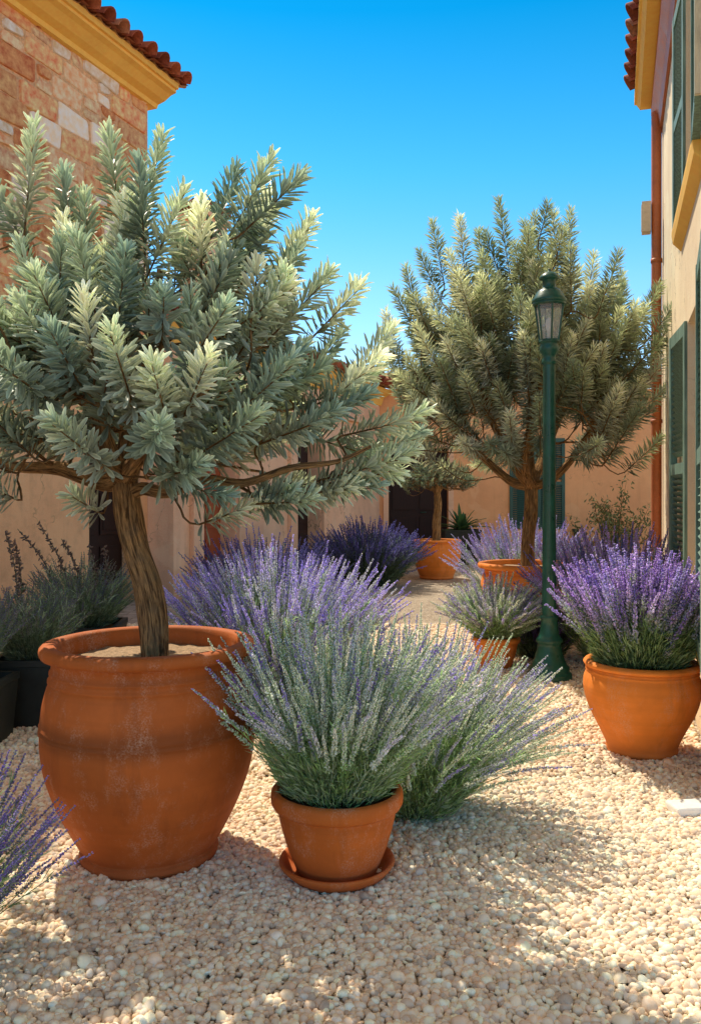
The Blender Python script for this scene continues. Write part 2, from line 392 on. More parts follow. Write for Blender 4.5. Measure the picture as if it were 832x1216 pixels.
# ------------------------------------------------------------------ houses
def barrel_roof(mb, s0, s1, x_eave, z_eave, run, slope, seed, side=1, pitch=.27):
    """rows of barrel tiles; eave line runs along local y, roof climbs towards -side*x"""
    rs = np.random.RandomState(seed)
    n = int((s1 - s0) / pitch); ca, sa = math.cos(slope), math.sin(slope)
    a = np.linspace(0, np.pi, 9)
    for i in range(n):
        yc = s0 + (i + .5) * pitch
        L = .45; k = int(run / (L * .85)) + 1
        for j in range(k):
            d0 = j * L * .85 + rs.uniform(-.015, .015) - (.07 if j == 0 else 0); d1 = d0 + L
            col = np.array([(.34, .085, .04), (.42, .12, .055), (.26, .065, .035), (.38, .15, .08)][rs.randint(4)]) * rs.uniform(.8, 1.15)
            lift = .018
            V = []
            for d, rr, up in ((d0, pitch * .4, lift), (d1, pitch * .31, 0)):
                for sh in (0, .016):
                    for q in a:
                        r = rr - sh
                        h = r * math.sin(q) + up
                        V.append((x_eave - side * (d - (.07 * math.sin(q) if j == 0 and d == d0 else 0)) * ca, yc + r * math.cos(q), z_eave + d * sa + h))
            Fc = []
            for q in range(8):
                Fc += [(q, q + 1, 18 + q + 1, 18 + q), (9 + q, 27 + q, 27 + q + 1, 9 + q + 1), (q, 9 + q, 9 + q + 1, q + 1)]
            mb.polys(V, Fc, col, True)
        # pan between two rows
        yp = yc + pitch / 2; b = np.linspace(np.pi, 2 * np.pi, 7); V = []
        col = np.array((.5, .24, .1)) * rs.uniform(.7, 1.1)
        for d in (.09, run):
            for sh in (0, .014):
                for q in b:
                    r = pitch * .34 + sh
                    V.append((x_eave - side * d * ca, yp + r * math.cos(q), z_eave + d * sa + .035 + r * .6 * math.sin(q)))
        Fc = []
        for q in range(6):
            Fc += [(q, q + 1, 14 + q + 1, 14 + q), (7 + q, 21 + q, 21 + q + 1, 7 + q + 1), (q, 7 + q, 7 + q + 1, q + 1)]
        mb.polys(V, Fc, col, True)

def profile_along(mb, prof, y0, y1):
    """extrude an (x,z) outline along local y, with end caps"""
    n = len(prof); V = [(x, y0, z) for x, z in prof] + [(x, y1, z) for x, z in prof]
    Fc = [(i, (i + 1) % n, n + (i + 1) % n, n + i) for i in range(n)] + [tuple(range(n))[::-1], tuple(range(n, 2 * n))]
    mb.polys(V, Fc)

def wall_with_openings(mb, x, y0, y1, z0, z1, ops, depth, sgn):
    """wall face in the plane x, openings (ya,yb,za,zb) with reveals of the given depth towards -sgn*x"""
    ys = sorted({y0, y1, *[o[0] for o in ops], *[o[1] for o in ops]}); zs = sorted({z0, z1, *[o[2] for o in ops], *[o[3] for o in ops]})
    for a, c in zip(ys[:-1], ys[1:]):
        for e, f in zip(zs[:-1], zs[1:]):
            my, mz = (a + c) / 2, (e + f) / 2
            if any(o[0] < my < o[1] and o[2] < mz < o[3] for o in ops): continue
            mb.quad((x, a, e), (x, c, e), (x, c, f), (x, a, f))
    xi = x - sgn * depth
    for a, c, e, f in ops:
        mb.quad((x, a, e), (xi, a, e), (xi, a, f), (x, a, f)); mb.quad((x, c, e), (xi, c, e), (xi, c, f), (x, c, f))
        mb.quad((x, a, f), (xi, a, f), (xi, c, f), (x, c, f))
        if e > .05: mb.quad((x, a, e), (xi, a, e), (xi, c, e), (x, c, e))

def panel_door(name, parent, x, y0, y1, z0, z1, mat, sgn, handle=True):
    mb = MB(); t = .05
    mb.box(x - t, x, y0, y1, z0, z1)
    m = .11; w = (y1 - y0)
    for (za, zb) in ((z0 + .15, z0 + .75), (z0 + .9, z0 + 1.45), (z0 + 1.58, z1 - .13)):
        for ya, yb in ((y0 + m * .8, y0 + w / 2 - .04), (y0 + w / 2 + .04, y1 - m * .8)):
            mb.box(x + .002, x + sgn * .022, ya, yb, za, zb)
            mb.box(x + sgn * .022 + .001, x + sgn * .034, ya + .05, yb - .05, za + .06, zb - .06)
    d = bevel(mb.build(name, mat, parent), .006)
    if handle:
        h = MB(); h.tube([(x + .03 * sgn, y0 + .07, z0 + 1.05), (x + .09 * sgn, y0 + .07, z0 + 1.05), (x + .09 * sgn, y0 + .2, z0 + 1.05)], .012, 8)
        h.build('handle', M['lampgreen'], d)
    return d

# left brick house
H1 = empty('brick_house', (-7.45, 0, 0), -aL)
tag(H1, 'tall house with rough stone upper wall, ochre cornice and red tile eave at left', 'house')
S1 = 12.42
b = MB(); zb = 3.3
wall_with_openings(b, 0, 1, S1, 0, zb, [(11.22, 12.26, 0, 2.75)], .35, 1)
b.quad((0, S1, 0), (-6, S1, 0), (-6, S1, zb), (0, S1, zb)); b.quad((0, 1, 0), (-6, 1, 0), (-6, 1, 6.9), (0, 1, 6.9))
b.quad((-6, 1, 0), (-6, S1, 0), (-6, S1, 6.9), (-6, 1, 6.9))
b.build('wall', M['plaster_left'], H1)
def masonry(parent):
    rs = np.random.RandomState(21)
    bed = MB(); bed.quad((.002, 1, zb), (.002, S1 - .002, zb), (.002, S1 - .002, 6.85), (.002, 1, 6.85))
    bed.quad((0, S1 - .001, zb), (-6, S1 - .001, zb), (-6, S1 - .001, 6.75), (0, S1 - .001, 6.75))
    w = bed.build('masonry_wall', M['mortar'], parent)
    st = MB()
    pal = [((.84, .45, .21), 5), ((.74, .35, .15), 3), ((.88, .55, .31), 4), ((.98, .8, .62), 4), ((.64, .25, .1), 3), ((.8, .5, .28), 3)]
    cols = [c for c, k in pal for _ in range(k)]
    def stone(f, u0, u1, v0, v1):
        # rounded, jittered block: outline of 12 points, inner raised face
        j = lambda s=.026: rs.uniform(-s, s)
        corners = [(u0 + j(), v0 + j()), (u1 + j(), v0 + j()), (u1 + j(), v1 + j()), (u0 + j(), v1 + j())]
        out = []
        for q in range(4):
            p0, p1, p2 = np.array(corners[q - 1]), np.array(corners[q]), np.array(corners[(q + 1) % 4])
            e0 = (p0 - p1) / np.linalg.norm(p0 - p1); e2 = (p2 - p1) / np.linalg.norm(p2 - p1); c = rs.uniform(.02, .05)
            out += [p1 + e0 * c, p1 + (e0 + e2) * c * .32, p1 + e2 * c]
        out = np.array(out); cen = out.mean(0); h = rs.uniform(.008, .04)
        inn = cen + (out - cen) * .9; n = len(out)
        V = [f(p[0], p[1], -.004) for p in out] + [f(p[0], p[1], h * .8) for p in cen + (out - cen) * .965] + [f(p[0], p[1], h + rs.uniform(-.003, .003)) for p in inn]
        Fc = [(a + i, a + (i + 1) % n, a + n + (i + 1) % n, a + n + i) for a in (0, n) for i in range(n)] + [tuple(range(2 * n, 3 * n))]
        st.polys(V, Fc, np.array(cols[rs.randint(len(cols))]) * rs.uniform(.82, 1.15), False)
    for f, u_end, u_start in ((lambda u, v, h: (.002 + h, u, v), S1, 6.0), (lambda u, v, h: (u, S1 + h, v), -.02, -3.0)):
        v = zb + .01
        while v < 6.6:
            hh = rs.uniform(.19, .35); u = u_start - rs.rand() * .3
            while u < u_end - .1:
                ww = rs.choice([rs.uniform(.2, .34), rs.uniform(.38, .72)])
                if u_end - (u + ww) < .15: ww = u_end - u - .012
                if hh > .24 and ww < .4 and rs.rand() < .55:
                    m = v + hh * rs.uniform(.4, .6); stone(f, u, u + ww - .03, v, m - .012); stone(f, u, u + ww - .03, m + .012, v + hh - .02)
                else: stone(f, u, u + ww - .03, v, v + hh - .022)
                u += ww
            v += hh
    st.build('stones', M['stone'], w)
masonry(H1)
b = MB()
profile_along(b, [(0, 6.74), (.07, 6.74), (.09, 6.79), (.2, 6.82), (.3, 6.88), (.38, 6.9), (.38, 6.94), (.42, 6.94), (.42, 7.02), (-.2, 7.02), (-.2, 6.74)], 1, S1 + .12)
b.build('cornice', M['ochre'], H1)
b = MB(); barrel_roof(b, 1, S1 + .3, .52, 7.0, 3.6, R(17), 5)
b.polys([(.5, 1, 7.03), (.5, S1 + .25, 7.03), (-3.2, S1 + .25, 8.1), (-3.2, 1, 8.1)], [(0, 1, 2, 3)], (.3, .1, .05))
b.build('roof', M['tile'], H1)
panel_door('door', H1, -.3, 11.22, 12.26, 0, 2.7, M['door_dark'], 1)

# house beyond it
H2 = empty('terraced_house', (-7.45, 0, 0), -aL)
tag(H2, 'lower house with dusty pink plaster and red brown panelled door, behind the large olive tree', 'house')
X2 = .36; cL = math.cos(aL)
def s_at(px, c=7.06): return c / (.407 - (px - 416) / 1000) / cL
b = MB(); zt = 3.75; S2a, S2b = S1 + .004, 20.6
d0, d1 = s_at(245), s_at(285); e0, e1 = s_at(355), s_at(384)
wall_with_openings(b, X2, S2a, S2b, 0, zt, [(d0, d1, 0, 2.55), (e0, e1, 0, 2.6)], .32, 1)
b.quad((X2, S2a, 0), (-6, S2a, 0), (-6, S2a, zt), (X2, S2a, zt)); b.quad((X2, S2b, 0), (-6, S2b, 0), (-6, S2b, zt), (X2, S2b, zt))
b.build('wall', M['plaster_mid'], H2)
b = MB()
for a in (S2a - .02, d0 - .28, d1 + .02, e0 - .3, e1 + .02):
    b.box(X2 + .002, X2 + .07, a, a + .26, 0, 2.95)
b.box(X2 + .004, X2 + .1, S2a, S2b, 2.953, 3.08)
b.build('pilasters', M['plaster_mid'], H2)
panel_door('door', H2, X2 - .26, d0, d1, .02, 2.5, M['door_red'], 1)
panel_door('door', H2, X2 - .26, e0, e1, .02, 2.55, M['door_dark'], 1)['label'] = 'dark narrow door'
b = MB(); profile_along(b, [(X2 - .1, zt - .3), (X2 + .05, zt - .3), (X2 + .1, zt - .15), (X2 + .26, zt - .05), (X2 + .26, zt + .04), (X2 - .1, zt + .04)], S2a, S2b)
b.build('cornice', M['ochre'], H2)
b = MB(); barrel_roof(b, S2a, S2b, X2 + .45, zt + .04, 3.4, R(17), 9)
b.polys([(X2 + .35, S2a, zt + .07), (X2 + .35, S2b, zt + .07), (-2.9, S2b, zt + 1.05), (-2.9, S2a, zt + 1.05)], [(0, 1, 2, 3)], (.3, .1, .05))
rf2 = b.build('roof', M['tile'], H2)
sc_ = s_at(322) - .2
b = MB(); b.box(-1.0, -.45, sc_ - .3, sc_ + .3, zt + .2, 6.0); b.box(-1.05, -.4, sc_ - .35, sc_ + .35, 6.002, 6.08)
b.build('chimney', M['plaster_mid'], rf2)
b = MB(); barrel_roof(b, sc_ - .36, sc_ + .38, -.36, 6.1, .36, R(30), 77); barrel_roof(b, sc_ - .36, sc_ + .38, -1.09, 6.1, .36, R(30), 78, side=-1)
b.build('chimney_cap', M['tile'], rf2)

# building across the back
H3 = empty('back_building', (0, 19, 0))
tag(H3, 'warm peach wall across the far end with closed green shutters and dark door', 'building')
b = MB()
def wall_y(mb, y, x0, x1, z0, z1, ops, depth):
    xs = sorted({x0, x1, *[o[0] for o in ops], *[o[1] for o in ops]}); zs = sorted({z0, z1, *[o[2] for o in ops], *[o[3] for o in ops]})
    for a, c in zip(xs[:-1], xs[1:]):
        for e, f in zip(zs[:-1], zs[1:]):
            if any(o[0] < (a + c) / 2 < o[1] and o[2] < (e + f) / 2 < o[3] for o in ops): continue
            mb.quad((a, y, e), (c, y, e), (c, y, f), (a, y, f))
    for a, c, e, f in ops:
        mb.quad((a, y, e), (a, y + depth, e), (a, y + depth, f), (a, y, f)); mb.quad((c, y, e), (c, y + depth, e), (c, y + depth, f), (c, y, f))
        mb.quad((a, y, f), (a, y + depth, f), (c, y + depth, f), (c, y, f))
        if e > .05: mb.quad((a, y, e), (a, y + depth, e), (c, y + depth, e), (c, y, e))
zt3 = 3.7
wall_y(b, 0, .32, 11, 0, zt3, [(.86, 2.2, 0, 2.5), (3.75, 4.65, .75, 2.65), (7.6, 8.5, .75, 2.65)], .3)
b.quad((.32, 0, 0), (.32, 5, 0), (.32, 5, zt3), (.32, 0, zt3)); b.quad((11, 0, 0), (11, 5, 0), (11, 5, zt3), (11, 0, zt3))
b.build('wall', M['plaster_back'], H3)
b = MB()
for x0, x1, z0, z1 in ((.74, .857, 0, 2.62), (2.203, 2.32, 0, 2.62), (.858, 2.202, 2.503, 2.62)): b.box(x0, x1, -.05, .02, z0, z1)
b.build('door_frame', M['plaster_mid'], H3)
b = MB(); b.box(.86, 2.2, .2, .25, 0, 2.5)
for xa, xb in ((.95, 1.49), (1.57, 2.11)):
    for za, zb_ in ((.2, .95), (1.1, 2.3)): b.box(xa, xb, .175, .198, za, zb_)
dd = bevel(b.build('door', M['door_dark'], H3), .006)
b = MB(); b.tube([(1.6, .17, 1.05), (1.6, .12, 1.05), (1.72, .12, 1.05)], .012, 8); b.build('handle', M['lampgreen'], dd)
def shutter_leaf_y(mb, x0, x1, z0, z1, y, t=.04):
    st = .07
    mb.box(x0, x0 + st, y - t, y, z0, z1); mb.box(x1 - st, x1, y - t, y, z0, z1)
    for za, zc in ((z0, z0 + .09), ((z0 + z1) / 2 - .04, (z0 + z1) / 2 + .04), (z1 - .09, z1)): mb.box(x0 + st, x1 - st, y - t + .003, y - .002, za, zc)
    z = z0 + .1
    while z < z1 - .12:
        if abs(z - (z0 + z1) / 2) > .06:
            mb.polys([(x0 + st, y - t + .008, z), (x1 - st, y - t + .008, z), (x1 - st, y - .006, z + .035), (x0 + st, y - .006, z + .035)], [(0, 1, 2, 3)])
        z += .042
for xa, xb in ((3.75, 4.65), (7.6, 8.5)):
    m = (xa + xb) / 2
    for q0, q1 in ((xa - .17, m - .004), (m + .004, xb + .17)):
        b = MB(); shutter_leaf_y(b, q0, q1, .68, 2.72, -.012); b.build('shutter', M['shutter'], H3)
    b = MB(); b.box(xa + .002, xb - .002, .1, .13, .752, 2.648); b.build('pane', M['dark'], H3)
    b = MB(); b.box(xa - .1, xb + .1, -.09, .05, .58, .66); bevel(b.build('sill', M['plaster_mid'], H3), .01)
b = MB(); b.box(.3, 11.05, -.1, .1, zt3 + .002, zt3 + .12); b.build('cornice', M['plaster_back'], H3)
b = MB()
barrel_roof(b, 0, 10.7, 0, 0, 2.6, R(16), 15)
for i, V in enumerate(b.V):     # eave runs along world x here
    V = V.copy(); b.V[i] = np.stack([.34 + V[:, 1], -.22 - V[:, 0], zt3 + .12 + V[:, 2]], 1)
b.polys([(.32, -.1, zt3 + .14), (11, -.1, zt3 + .14), (11, 2.4, zt3 + .85), (.32, 2.4, zt3 + .85)], [(0, 1, 2, 3)], (.3, .1, .05))
b.build('roof', M['tile'], H3)
b = MB(); b.box(5.03, 5.09, -.06, -.004, 0, .62); b.box(5.0, 5.12, -.075, -.003, .6, .68); b.build('standpipe', M['planter'], H3)

# right-hand house
aR = math.atan(.314)
H4 = empty('cream_house', (.5, 0, 0), -aR)
tag(H4, 'sunlit cream house with rust red downpipe and faded green shutters on the right edge', 'house')
S4 = 9.49; ZE = 5.72
b = MB()
UW = (5.0, 6.25, 3.42, 5.1); LW = (4.7, 6.1, .62, 2.6)
S0 = 3.9; wall_with_openings(b, 0, S0, S4, 0, ZE, [UW, LW], .22, -1)
b.quad((0, S4, 0), (6, S4, 0), (6, S4, ZE), (0, S4, ZE)); b.quad((6, S4, 0), (6, S0, 0), (6, S0, ZE), (6, S4, ZE)); b.quad((0, S0, 0), (6, S0, 0), (6, S0, ZE), (0, S0, ZE))
b.build('wall', M['plaster_right'], H4)
def window(u, arm_far=24, arm_near=12):
    y0, y1, z0, z1 = u
    b = MB()
    for a in ((y0 + .002, y0 + .07), (y1 - .07, y1 - .002), ((y0 + y1) / 2 - .04, (y0 + y1) / 2 + .04)): b.box(.14, .2, a[0], a[1], z0 + .002, z1 - .002)
    for a in ((z0 + .002, z0 + .07), (z1 - .07, z1 - .002), ((z0 + z1) / 2, (z0 + z1) / 2 + .03)): b.box(.145, .195, y0 + .003, y1 - .003, a[0], a[1])
    f = b.build('window_frame', M['frame'], H4)
    b = MB(); b.box(.17, .18, y0 + .05, y1 - .05, z0 + .05, z1 - .05); b.build('pane', M['dark'], f)
    w = (y1 - y0) / 2
    for hy, sg, ang in ((y1 + .02, 1, arm_far), (y0 - .02, -1, arm_near)):
        b = MB(); shutter_leaf_y(b, 0, w, z0 - .03, z1 + .02, 0, .05)
        # leaf built along x, hinge at origin; rotate so that it folds back along the wall, ajar by ang
        ph = R(90) * 1 + R(ang) if sg > 0 else -R(90) - R(ang)
        c_, s_ = math.cos(ph), math.sin(ph)
        for i, V in enumerate(b.V):
            b.V[i] = np.stack([-.02 + V[:, 0] * c_ - V[:, 1] * s_, hy + V[:, 0] * s_ + V[:, 1] * c_, V[:, 2]], 1)
        sh = b.build('shutter', M['shutter_old'], H4)
        # weathered pale edge strip on the free side of the leaf
        b = MB(); b.box(w + .002, w + .03, -.05, -.002, z0 - .028, z1 + .018)
        for i, V in enumerate(b.V): b.V[i] = np.stack([-.02 + V[:, 0] * c_ - V[:, 1] * s_, hy + V[:, 0] * s_ + V[:, 1] * c_, V[:, 2]], 1)
        b.build('edge_strip', M['frame'], sh)
window(UW, 3, 3); window(LW, 5, 3)
for y0, y1, z in ((UW[0] - .1, UW[1] + .45, UW[2]), (LW[0] - .1, LW[1] + .1, LW[2])):
    b = MB(); profile_along(b, [(-.06, z - .1), (-.07, z - .04), (-.07, z - .005), (.13, z - .005), (.13, z - .16), (-.002, z - .16), (-.03, z - .13)], y0, y1)
    bevel(b.build('sill', M['ochre'], H4), .006)
b = MB(); profile_along(b, [(-.12, ZE - .12), (-.22, ZE - .12), (-.26, ZE - .06), (-.28, ZE - .06), (-.28, ZE), (.1, ZE), (.1, ZE - .12)], S0, S4 + .03)
b.build('cornice', M['ochre'], H4)
b = MB(); profile_along(b, [(-.003, ZE - .42), (-.03, ZE - .42), (-.05, ZE - .3), (-.11, ZE - .2), (-.11, ZE - .123), (-.003, ZE - .123)], S0, S4 + .02); b.build('frieze', M['pipe'], H4)
b = MB(); barrel_roof(b, S0, S4 + .05, -.25, ZE + .0, 3.5, R(17), 31, side=-1)
b.polys([(-.28, S0, ZE + .03), (-.28, S4, ZE + .03), (3.0, S4, ZE + 1.02), (3.0, S0, ZE + 1.02)], [(0, 1, 2, 3)], (.3, .1, .05))
b.build('roof', M['tile'], H4)
b = MB(); b.tube([(-.062, S4 - .16, .12), (-.062, S4 - .16, ZE - .25)], .052, 16)
for z in (.6, 2.2, 3.9): b.lathe([(.053, -.02), (.059, -.02), (.059, .02), (.053, .02)], 16, cx=-.062, cy=S4 - .16); b.V[-1][:, 2] += z
b.build('downpipe', M['pipe'], H4)
b = MB(); b.box(-.21, -.118, S4 - .24, S4 - .1, 4.2, 4.52); b.box(-.215, -.205, S4 - .23, S4 - .11, 4.23, 4.49); bevel(b.build('wall_box', M['cream'], H4), .01)

# ------------------------------------------------------------------ pots
def pot(name, loc, prof, mat, label, soil_r, soil_z, soil_mat, group=None, wob=.004, seed=0, cat='pot'):
    o = empty(name, loc); tag(o, label, cat, group)
    b = MB(); b.lathe(prof, 112, wob=wob, seed=seed); b.build('body', mat, o)
    rs = np.random.RandomState(seed + 5); b = MB(); n = 48
    V = [(0, 0, soil_z + .012)]; Fc = []
    for k, rr in enumerate((.25, .5, .75, 1.0)):
        for i in range(n):
            a = 2 * math.pi * i / n; V.append((rr * soil_r * math.cos(a), rr * soil_r * math.sin(a), soil_z + rs.uniform(-.006, .008)))
    for i in range(n): Fc.append((0, 1 + i, 1 + (i + 1) % n))
    for k in range(3):
        for i in range(n): Fc.append((1 + k * n + i, 1 + (k + 1) * n + i, 1 + (k + 1) * n + (i + 1) % n, 1 + k * n + (i + 1) % n))
    b.polys(V, Fc, smooth=True); b.build('soil', soil_mat, o)
    return o
def smooth_prof(pts, n=6):
    pts = np.array(pts, float); out = []
    P = np.vstack([2 * pts[0] - pts[1], pts, 2 * pts[-1] - pts[-2]])
    for i in range(1, len(P) - 2):
        for t in np.linspace(0, 1, n, endpoint=False):
            a, b_, c, d = P[i - 1:i + 3]
            out.append(.5 * ((2 * b_) + (-a + c) * t + (2 * a - 5 * b_ + 4 * c - d) * t * t + (-a + 3 * b_ - 3 * c + d) * t ** 3))
    out.append(pts[-1]); return [tuple(p) for p in out]
def rim(ro, z, t, h, depth):      # outer lip bottom -> over the top -> inside down to the soil
    return [(ro - .022, z - h), (ro - .006, z - h + .002), (ro, z - h + .012), (ro + .002, z - h * .5), (ro, z - .012), (ro - .008, z - .003), (ro - .02, z),
            (ro - t + .01, z), (ro - t, z - .008), (ro - t - .006, z - .03), (ro - t - .012, z - depth)]
def ridge(r, z, h=.008): return [(r, z - h * 1.4), (r + h, z - h * .6), (r + h, z + h * .6), (r, z + h * 1.4)]

T1 = gp(178, 1014)
body = smooth_prof([(.25, .045), (.285, .1), (.345, .22), (.388, .34), (.405, .44), (.407, .5)]) + ridge(.407, .515, .004) + ridge(.4055, .535, .004) + smooth_prof([(.405, .55), (.396, .62), (.38, .68)]) \
    + ridge(.372, .705, .006) + ridge(.366, .735, .006) + [(.364, .76), (.37, .785)]
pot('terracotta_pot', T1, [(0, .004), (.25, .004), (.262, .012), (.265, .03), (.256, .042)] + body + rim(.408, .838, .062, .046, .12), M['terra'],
    'largest weathered terracotta pot at left, holding the thick olive tree trunk', .35, .765, M['drysoil'], seed=1)
T2 = gp(400, 1038)
so_ = empty('saucer', T2); tag(so_, 'round terracotta saucer under the small front lavender pot', 'saucer')
b = MB(); b.lathe([(0, .003), (.15, .003), (.17, .006), (.205, .04), (.215, .055), (.212, .062), (.202, .062), (.192, .05), (.165, .022), (0, .02)], 96, wob=.004); b.build('dish', M['terra_small'], so_)
pot('terracotta_pot', (T2[0], T2[1], .02), [(0, .004), (.145, .004), (.152, .01)] + smooth_prof([(.155, .02), (.183, .09), (.207, .17), (.219, .225)]) + [(.221, .235)] + rim(.243, .305, .03, .062, .06), M['terra_small'],
    'small terracotta pot on a saucer in the centre foreground, filled with silvery lavender', .205, .27, M['soil'], seed=3)
T3 = gp(761, 893)
pot('terracotta_pot', T3, [(0, .004), (.172, .004), (.186, .012), (.19, .03), (.186, .04)] + smooth_prof([(.188, .05), (.225, .13), (.28, .24), (.308, .34), (.308, .4), (.296, .435)]) + ridge(.292, .45, .005) + [(.29, .462), (.294, .468)] + rim(.308, .505, .04, .034, .07), M['terra_right'],
    'bright orange terracotta pot beside the cream house, full of purple lavender', .26, .45, M['soil'], seed=4)
T4 = ((626 - 416) / F * 8.3, 8.3, 0)
pot('terracotta_pot', T4, [(0, .004), (.33, .004), (.34, .03)] + smooth_prof([(.335, .04), (.4, .18), (.45, .36), (.462, .5), (.44, .62), (.42, .66)]) + ridge(.418, .68, .006) + [(.42, .69)] + rim(.485, .752, .06, .05, .06), M['terra_right'],
    'wide terracotta pot behind the lamp post, holding the airy second olive tree', .42, .7, M['drysoil'], seed=6)
T5 = gp(518, 687)
pot('terracotta_pot', T5, [(0, .004), (.28, .004), (.29, .03)] + smooth_prof([(.285, .04), (.35, .2), (.405, .38), (.415, .5), (.385, .6)]) + [(.38, .62)] + rim(.42, .67, .05, .04, .06), M['terra_right'],
    'distant terracotta pot near the dark back door, holding a small clipped tree', .36, .63, M['soil'], seed=7)
T6 = ((588 - 416) / F * 6.9, 6.9, 0)
pot('terracotta_pot', T6, [(0, .004), (.12, .004), (.13, .02)] + smooth_prof([(.132, .03), (.16, .12), (.178, .2)]) + rim(.198, .26, .026, .05, .05), M['terra_right'],
    'little orange pot half hidden under the grey lavender left of the lamp post', .165, .23, M['soil'], seed=8)

# ------------------------------------------------------------------ trees
LEAF_V = [(0, 0, 0), (-.34, .38, .05), (0, .38, 0), (.34, .38, .05), (-.5, .7, .09), (0, .7, .03), (.5, .7, .09), (-.31, .92, .09), (0, .93, .07), (.31, .92, .09), (0, 1, .08)]
LEAF_F = [np.array([(0, 2, 1), (0, 3, 2), (7, 8, 10), (8, 9, 10)]), np.array([(1, 2, 5, 4), (2, 3, 6, 5), (4, 5, 8, 7), (5, 6, 9, 8)])]
LEAF_C = [.65, 1.15, .75, 1.15, 1.35, .8, 1.35, 1.45, 1.0, 1.45, 1.5]
FINE_V = [(0, 0, 0), (-.5, .55, .08), (0, .5, 0), (.5, .55, .08), (0, 1, .05)]
FINE_F = [np.array([(0, 2, 1), (0, 3, 2), (1, 2, 4), (2, 3, 4)])]
FINE_C = [.7, 1.1, .85, 1.1, 1.25]
def unit(v): return v / (np.linalg.norm(v, axis=-1, keepdims=True) + 1e-9)

def shoot_leaves(rs, P0, D, L, n, leaf, wid, th0, th1, base_t=0.0):
    """leaves of one shoot (arrays O, X, Y, Z) round an axis curving from P0 along D"""
    up = np.array([0, 0, 1.0]); t = np.linspace(base_t, 1, n) ** .9
    bend = unit(D + up * .25)
    ax = unit((1 - t)[:, None] * D + t[:, None] * bend)
    P = P0 + L * t[:, None] * unit(D + .5 * t[:, None] * (bend - D))
    u = unit(np.cross(ax, np.array([.31, .9, .2]))); v = np.cross(ax, u)
    ph = np.arange(n) * 2.39996 + rs.rand() * 6 + rs.randn(n) * .25
    rad = np.cos(ph)[:, None] * u + np.sin(ph)[:, None] * v
    th = np.radians(th0 + (th1 - th0) * t ** 1.3 + rs.randn(n) * 7)
    Y = unit(np.cos(th)[:, None] * ax + np.sin(th)[:, None] * rad + rs.randn(n, 3) * .11)
    X = unit(np.cross(Y, ax) + rs.randn(n, 3) * .18); Zx = np.cross(X, Y)
    flip = (Zx * ax).sum(1) < 0; X[flip] *= -1; Zx[flip] *= -1
    ln = leaf * rs.uniform(.75, 1.15, n) * (1 - .35 * t ** 4)
    return P, X * (ln * wid)[:, None], Y * ln[:, None], Zx * ln[:, None], t, P0 + L * unit(D + .25 * (bend - D))

class Skeleton:
    def __init__(s): s.P = []; s.par = []; s.D = []; s.fix = {}
    def limb(s, pts, start=-1, rad=None, sub=5):
        pts = np.array(pts, float); P = np.vstack([2 * pts[0] - pts[1], pts, 2 * pts[-1] - pts[-2]]); prev = start; ids = []
        for i in range(1, len(P) - 2):
            for t in np.linspace(0, 1, sub, endpoint=False):
                a, b_, c, d = P[i - 1:i + 3]
                q = .5 * ((2 * b_) + (-a + c) * t + (2 * a - 5 * b_ + 4 * c - d) * t * t + (-a + 3 * b_ - 3 * c + d) * t ** 3)
                if start >= 0 and i == 1 and t == 0: continue
                ids.append(s.node(q, prev)); prev = ids[-1]
        ids.append(s.node(pts[-1], prev))
        if rad is not None:
            for k, i in enumerate(ids): s.fix[i] = rad[0] + (rad[1] - rad[0]) * k / max(1, len(ids) - 1)
        return ids
    def node(s, p, par):
        s.P.append(np.array(p, float)); s.par.append(par)
        d = unit(s.P[-1] - s.P[par]) if par >= 0 else np.array([0, 0, 1.0]); s.D.append(d); return len(s.P) - 1
    def attach(s, tip, d, first, rs, seg=5):
        A = np.array(s.P); idx = np.arange(len(A)); v = tip - A; dist = np.linalg.norm(v, axis=1)
        cost = dist * (1.25 - .45 * (unit(v) * np.array(s.D)).sum(1)) + .25 * np.maximum(0, A[:, 2] - tip[2]); cost[idx < first] += 5
        i = int(np.argmin(cost)); p0 = s.P[i]; L = dist[i]
        c1 = p0 + unit(s.D[i] * .7 + unit(tip - p0)) * L * .4; c2 = tip - d * L * .35
        prev = i
        for t in np.linspace(0, 1, seg + 1)[1:]:
            q = (1 - t) ** 3 * p0 + 3 * (1 - t) ** 2 * t * c1 + 3 * (1 - t) * t * t * c2 + t ** 3 * tip
            if t < 1: q = q + rs.randn(3) * L * .012
            prev = s.node(q, prev)
        return prev
    def mesh(s, rtip, power, flare=None):
        n = len(s.P); cnt = np.zeros(n); ch = [[] for _ in range(n)]
        for i in range(n):
            if s.par[i] >= 0: ch[s.par[i]].append(i)
        for i in range(n - 1, -1, -1):
            cnt[i] = max(1, sum(cnt[c] for c in ch[i]))
        r = rtip * cnt ** power
        for i, v in s.fix.items(): r[i] = max(v, rtip)
        mb = MB(); stack = [(i, -1) for i in range(n) if s.par[i] < 0]
        while stack:
            i, p = stack.pop(); chain = [] if p < 0 else [p]
            rr = [] if p < 0 else [min(r[p], r[i] * 1.25)]
            while True:
                chain.append(i); rr.append(r[i])
                if not ch[i]: break
                c = sorted(ch[i], key=lambda k: -max(r[k], 0)); 
                for k in c[1:]: stack.append((k, i))
                i = c[0]
            if len(chain) > 1:
                big = max(rr) > .02; sd = len(chain) * 1.7
                wob = (lambda t, a: 1 + .07 * np.sin(3 * a + 7 * t + sd) + .05 * np.sin(5 * a - 11 * t) + .04 * np.sin(23 * t + 2 * a)) if big else None
                mb.tube([s.P[k] for k in chain], rr, 16 if big else 6, wob=wob)
        return mb

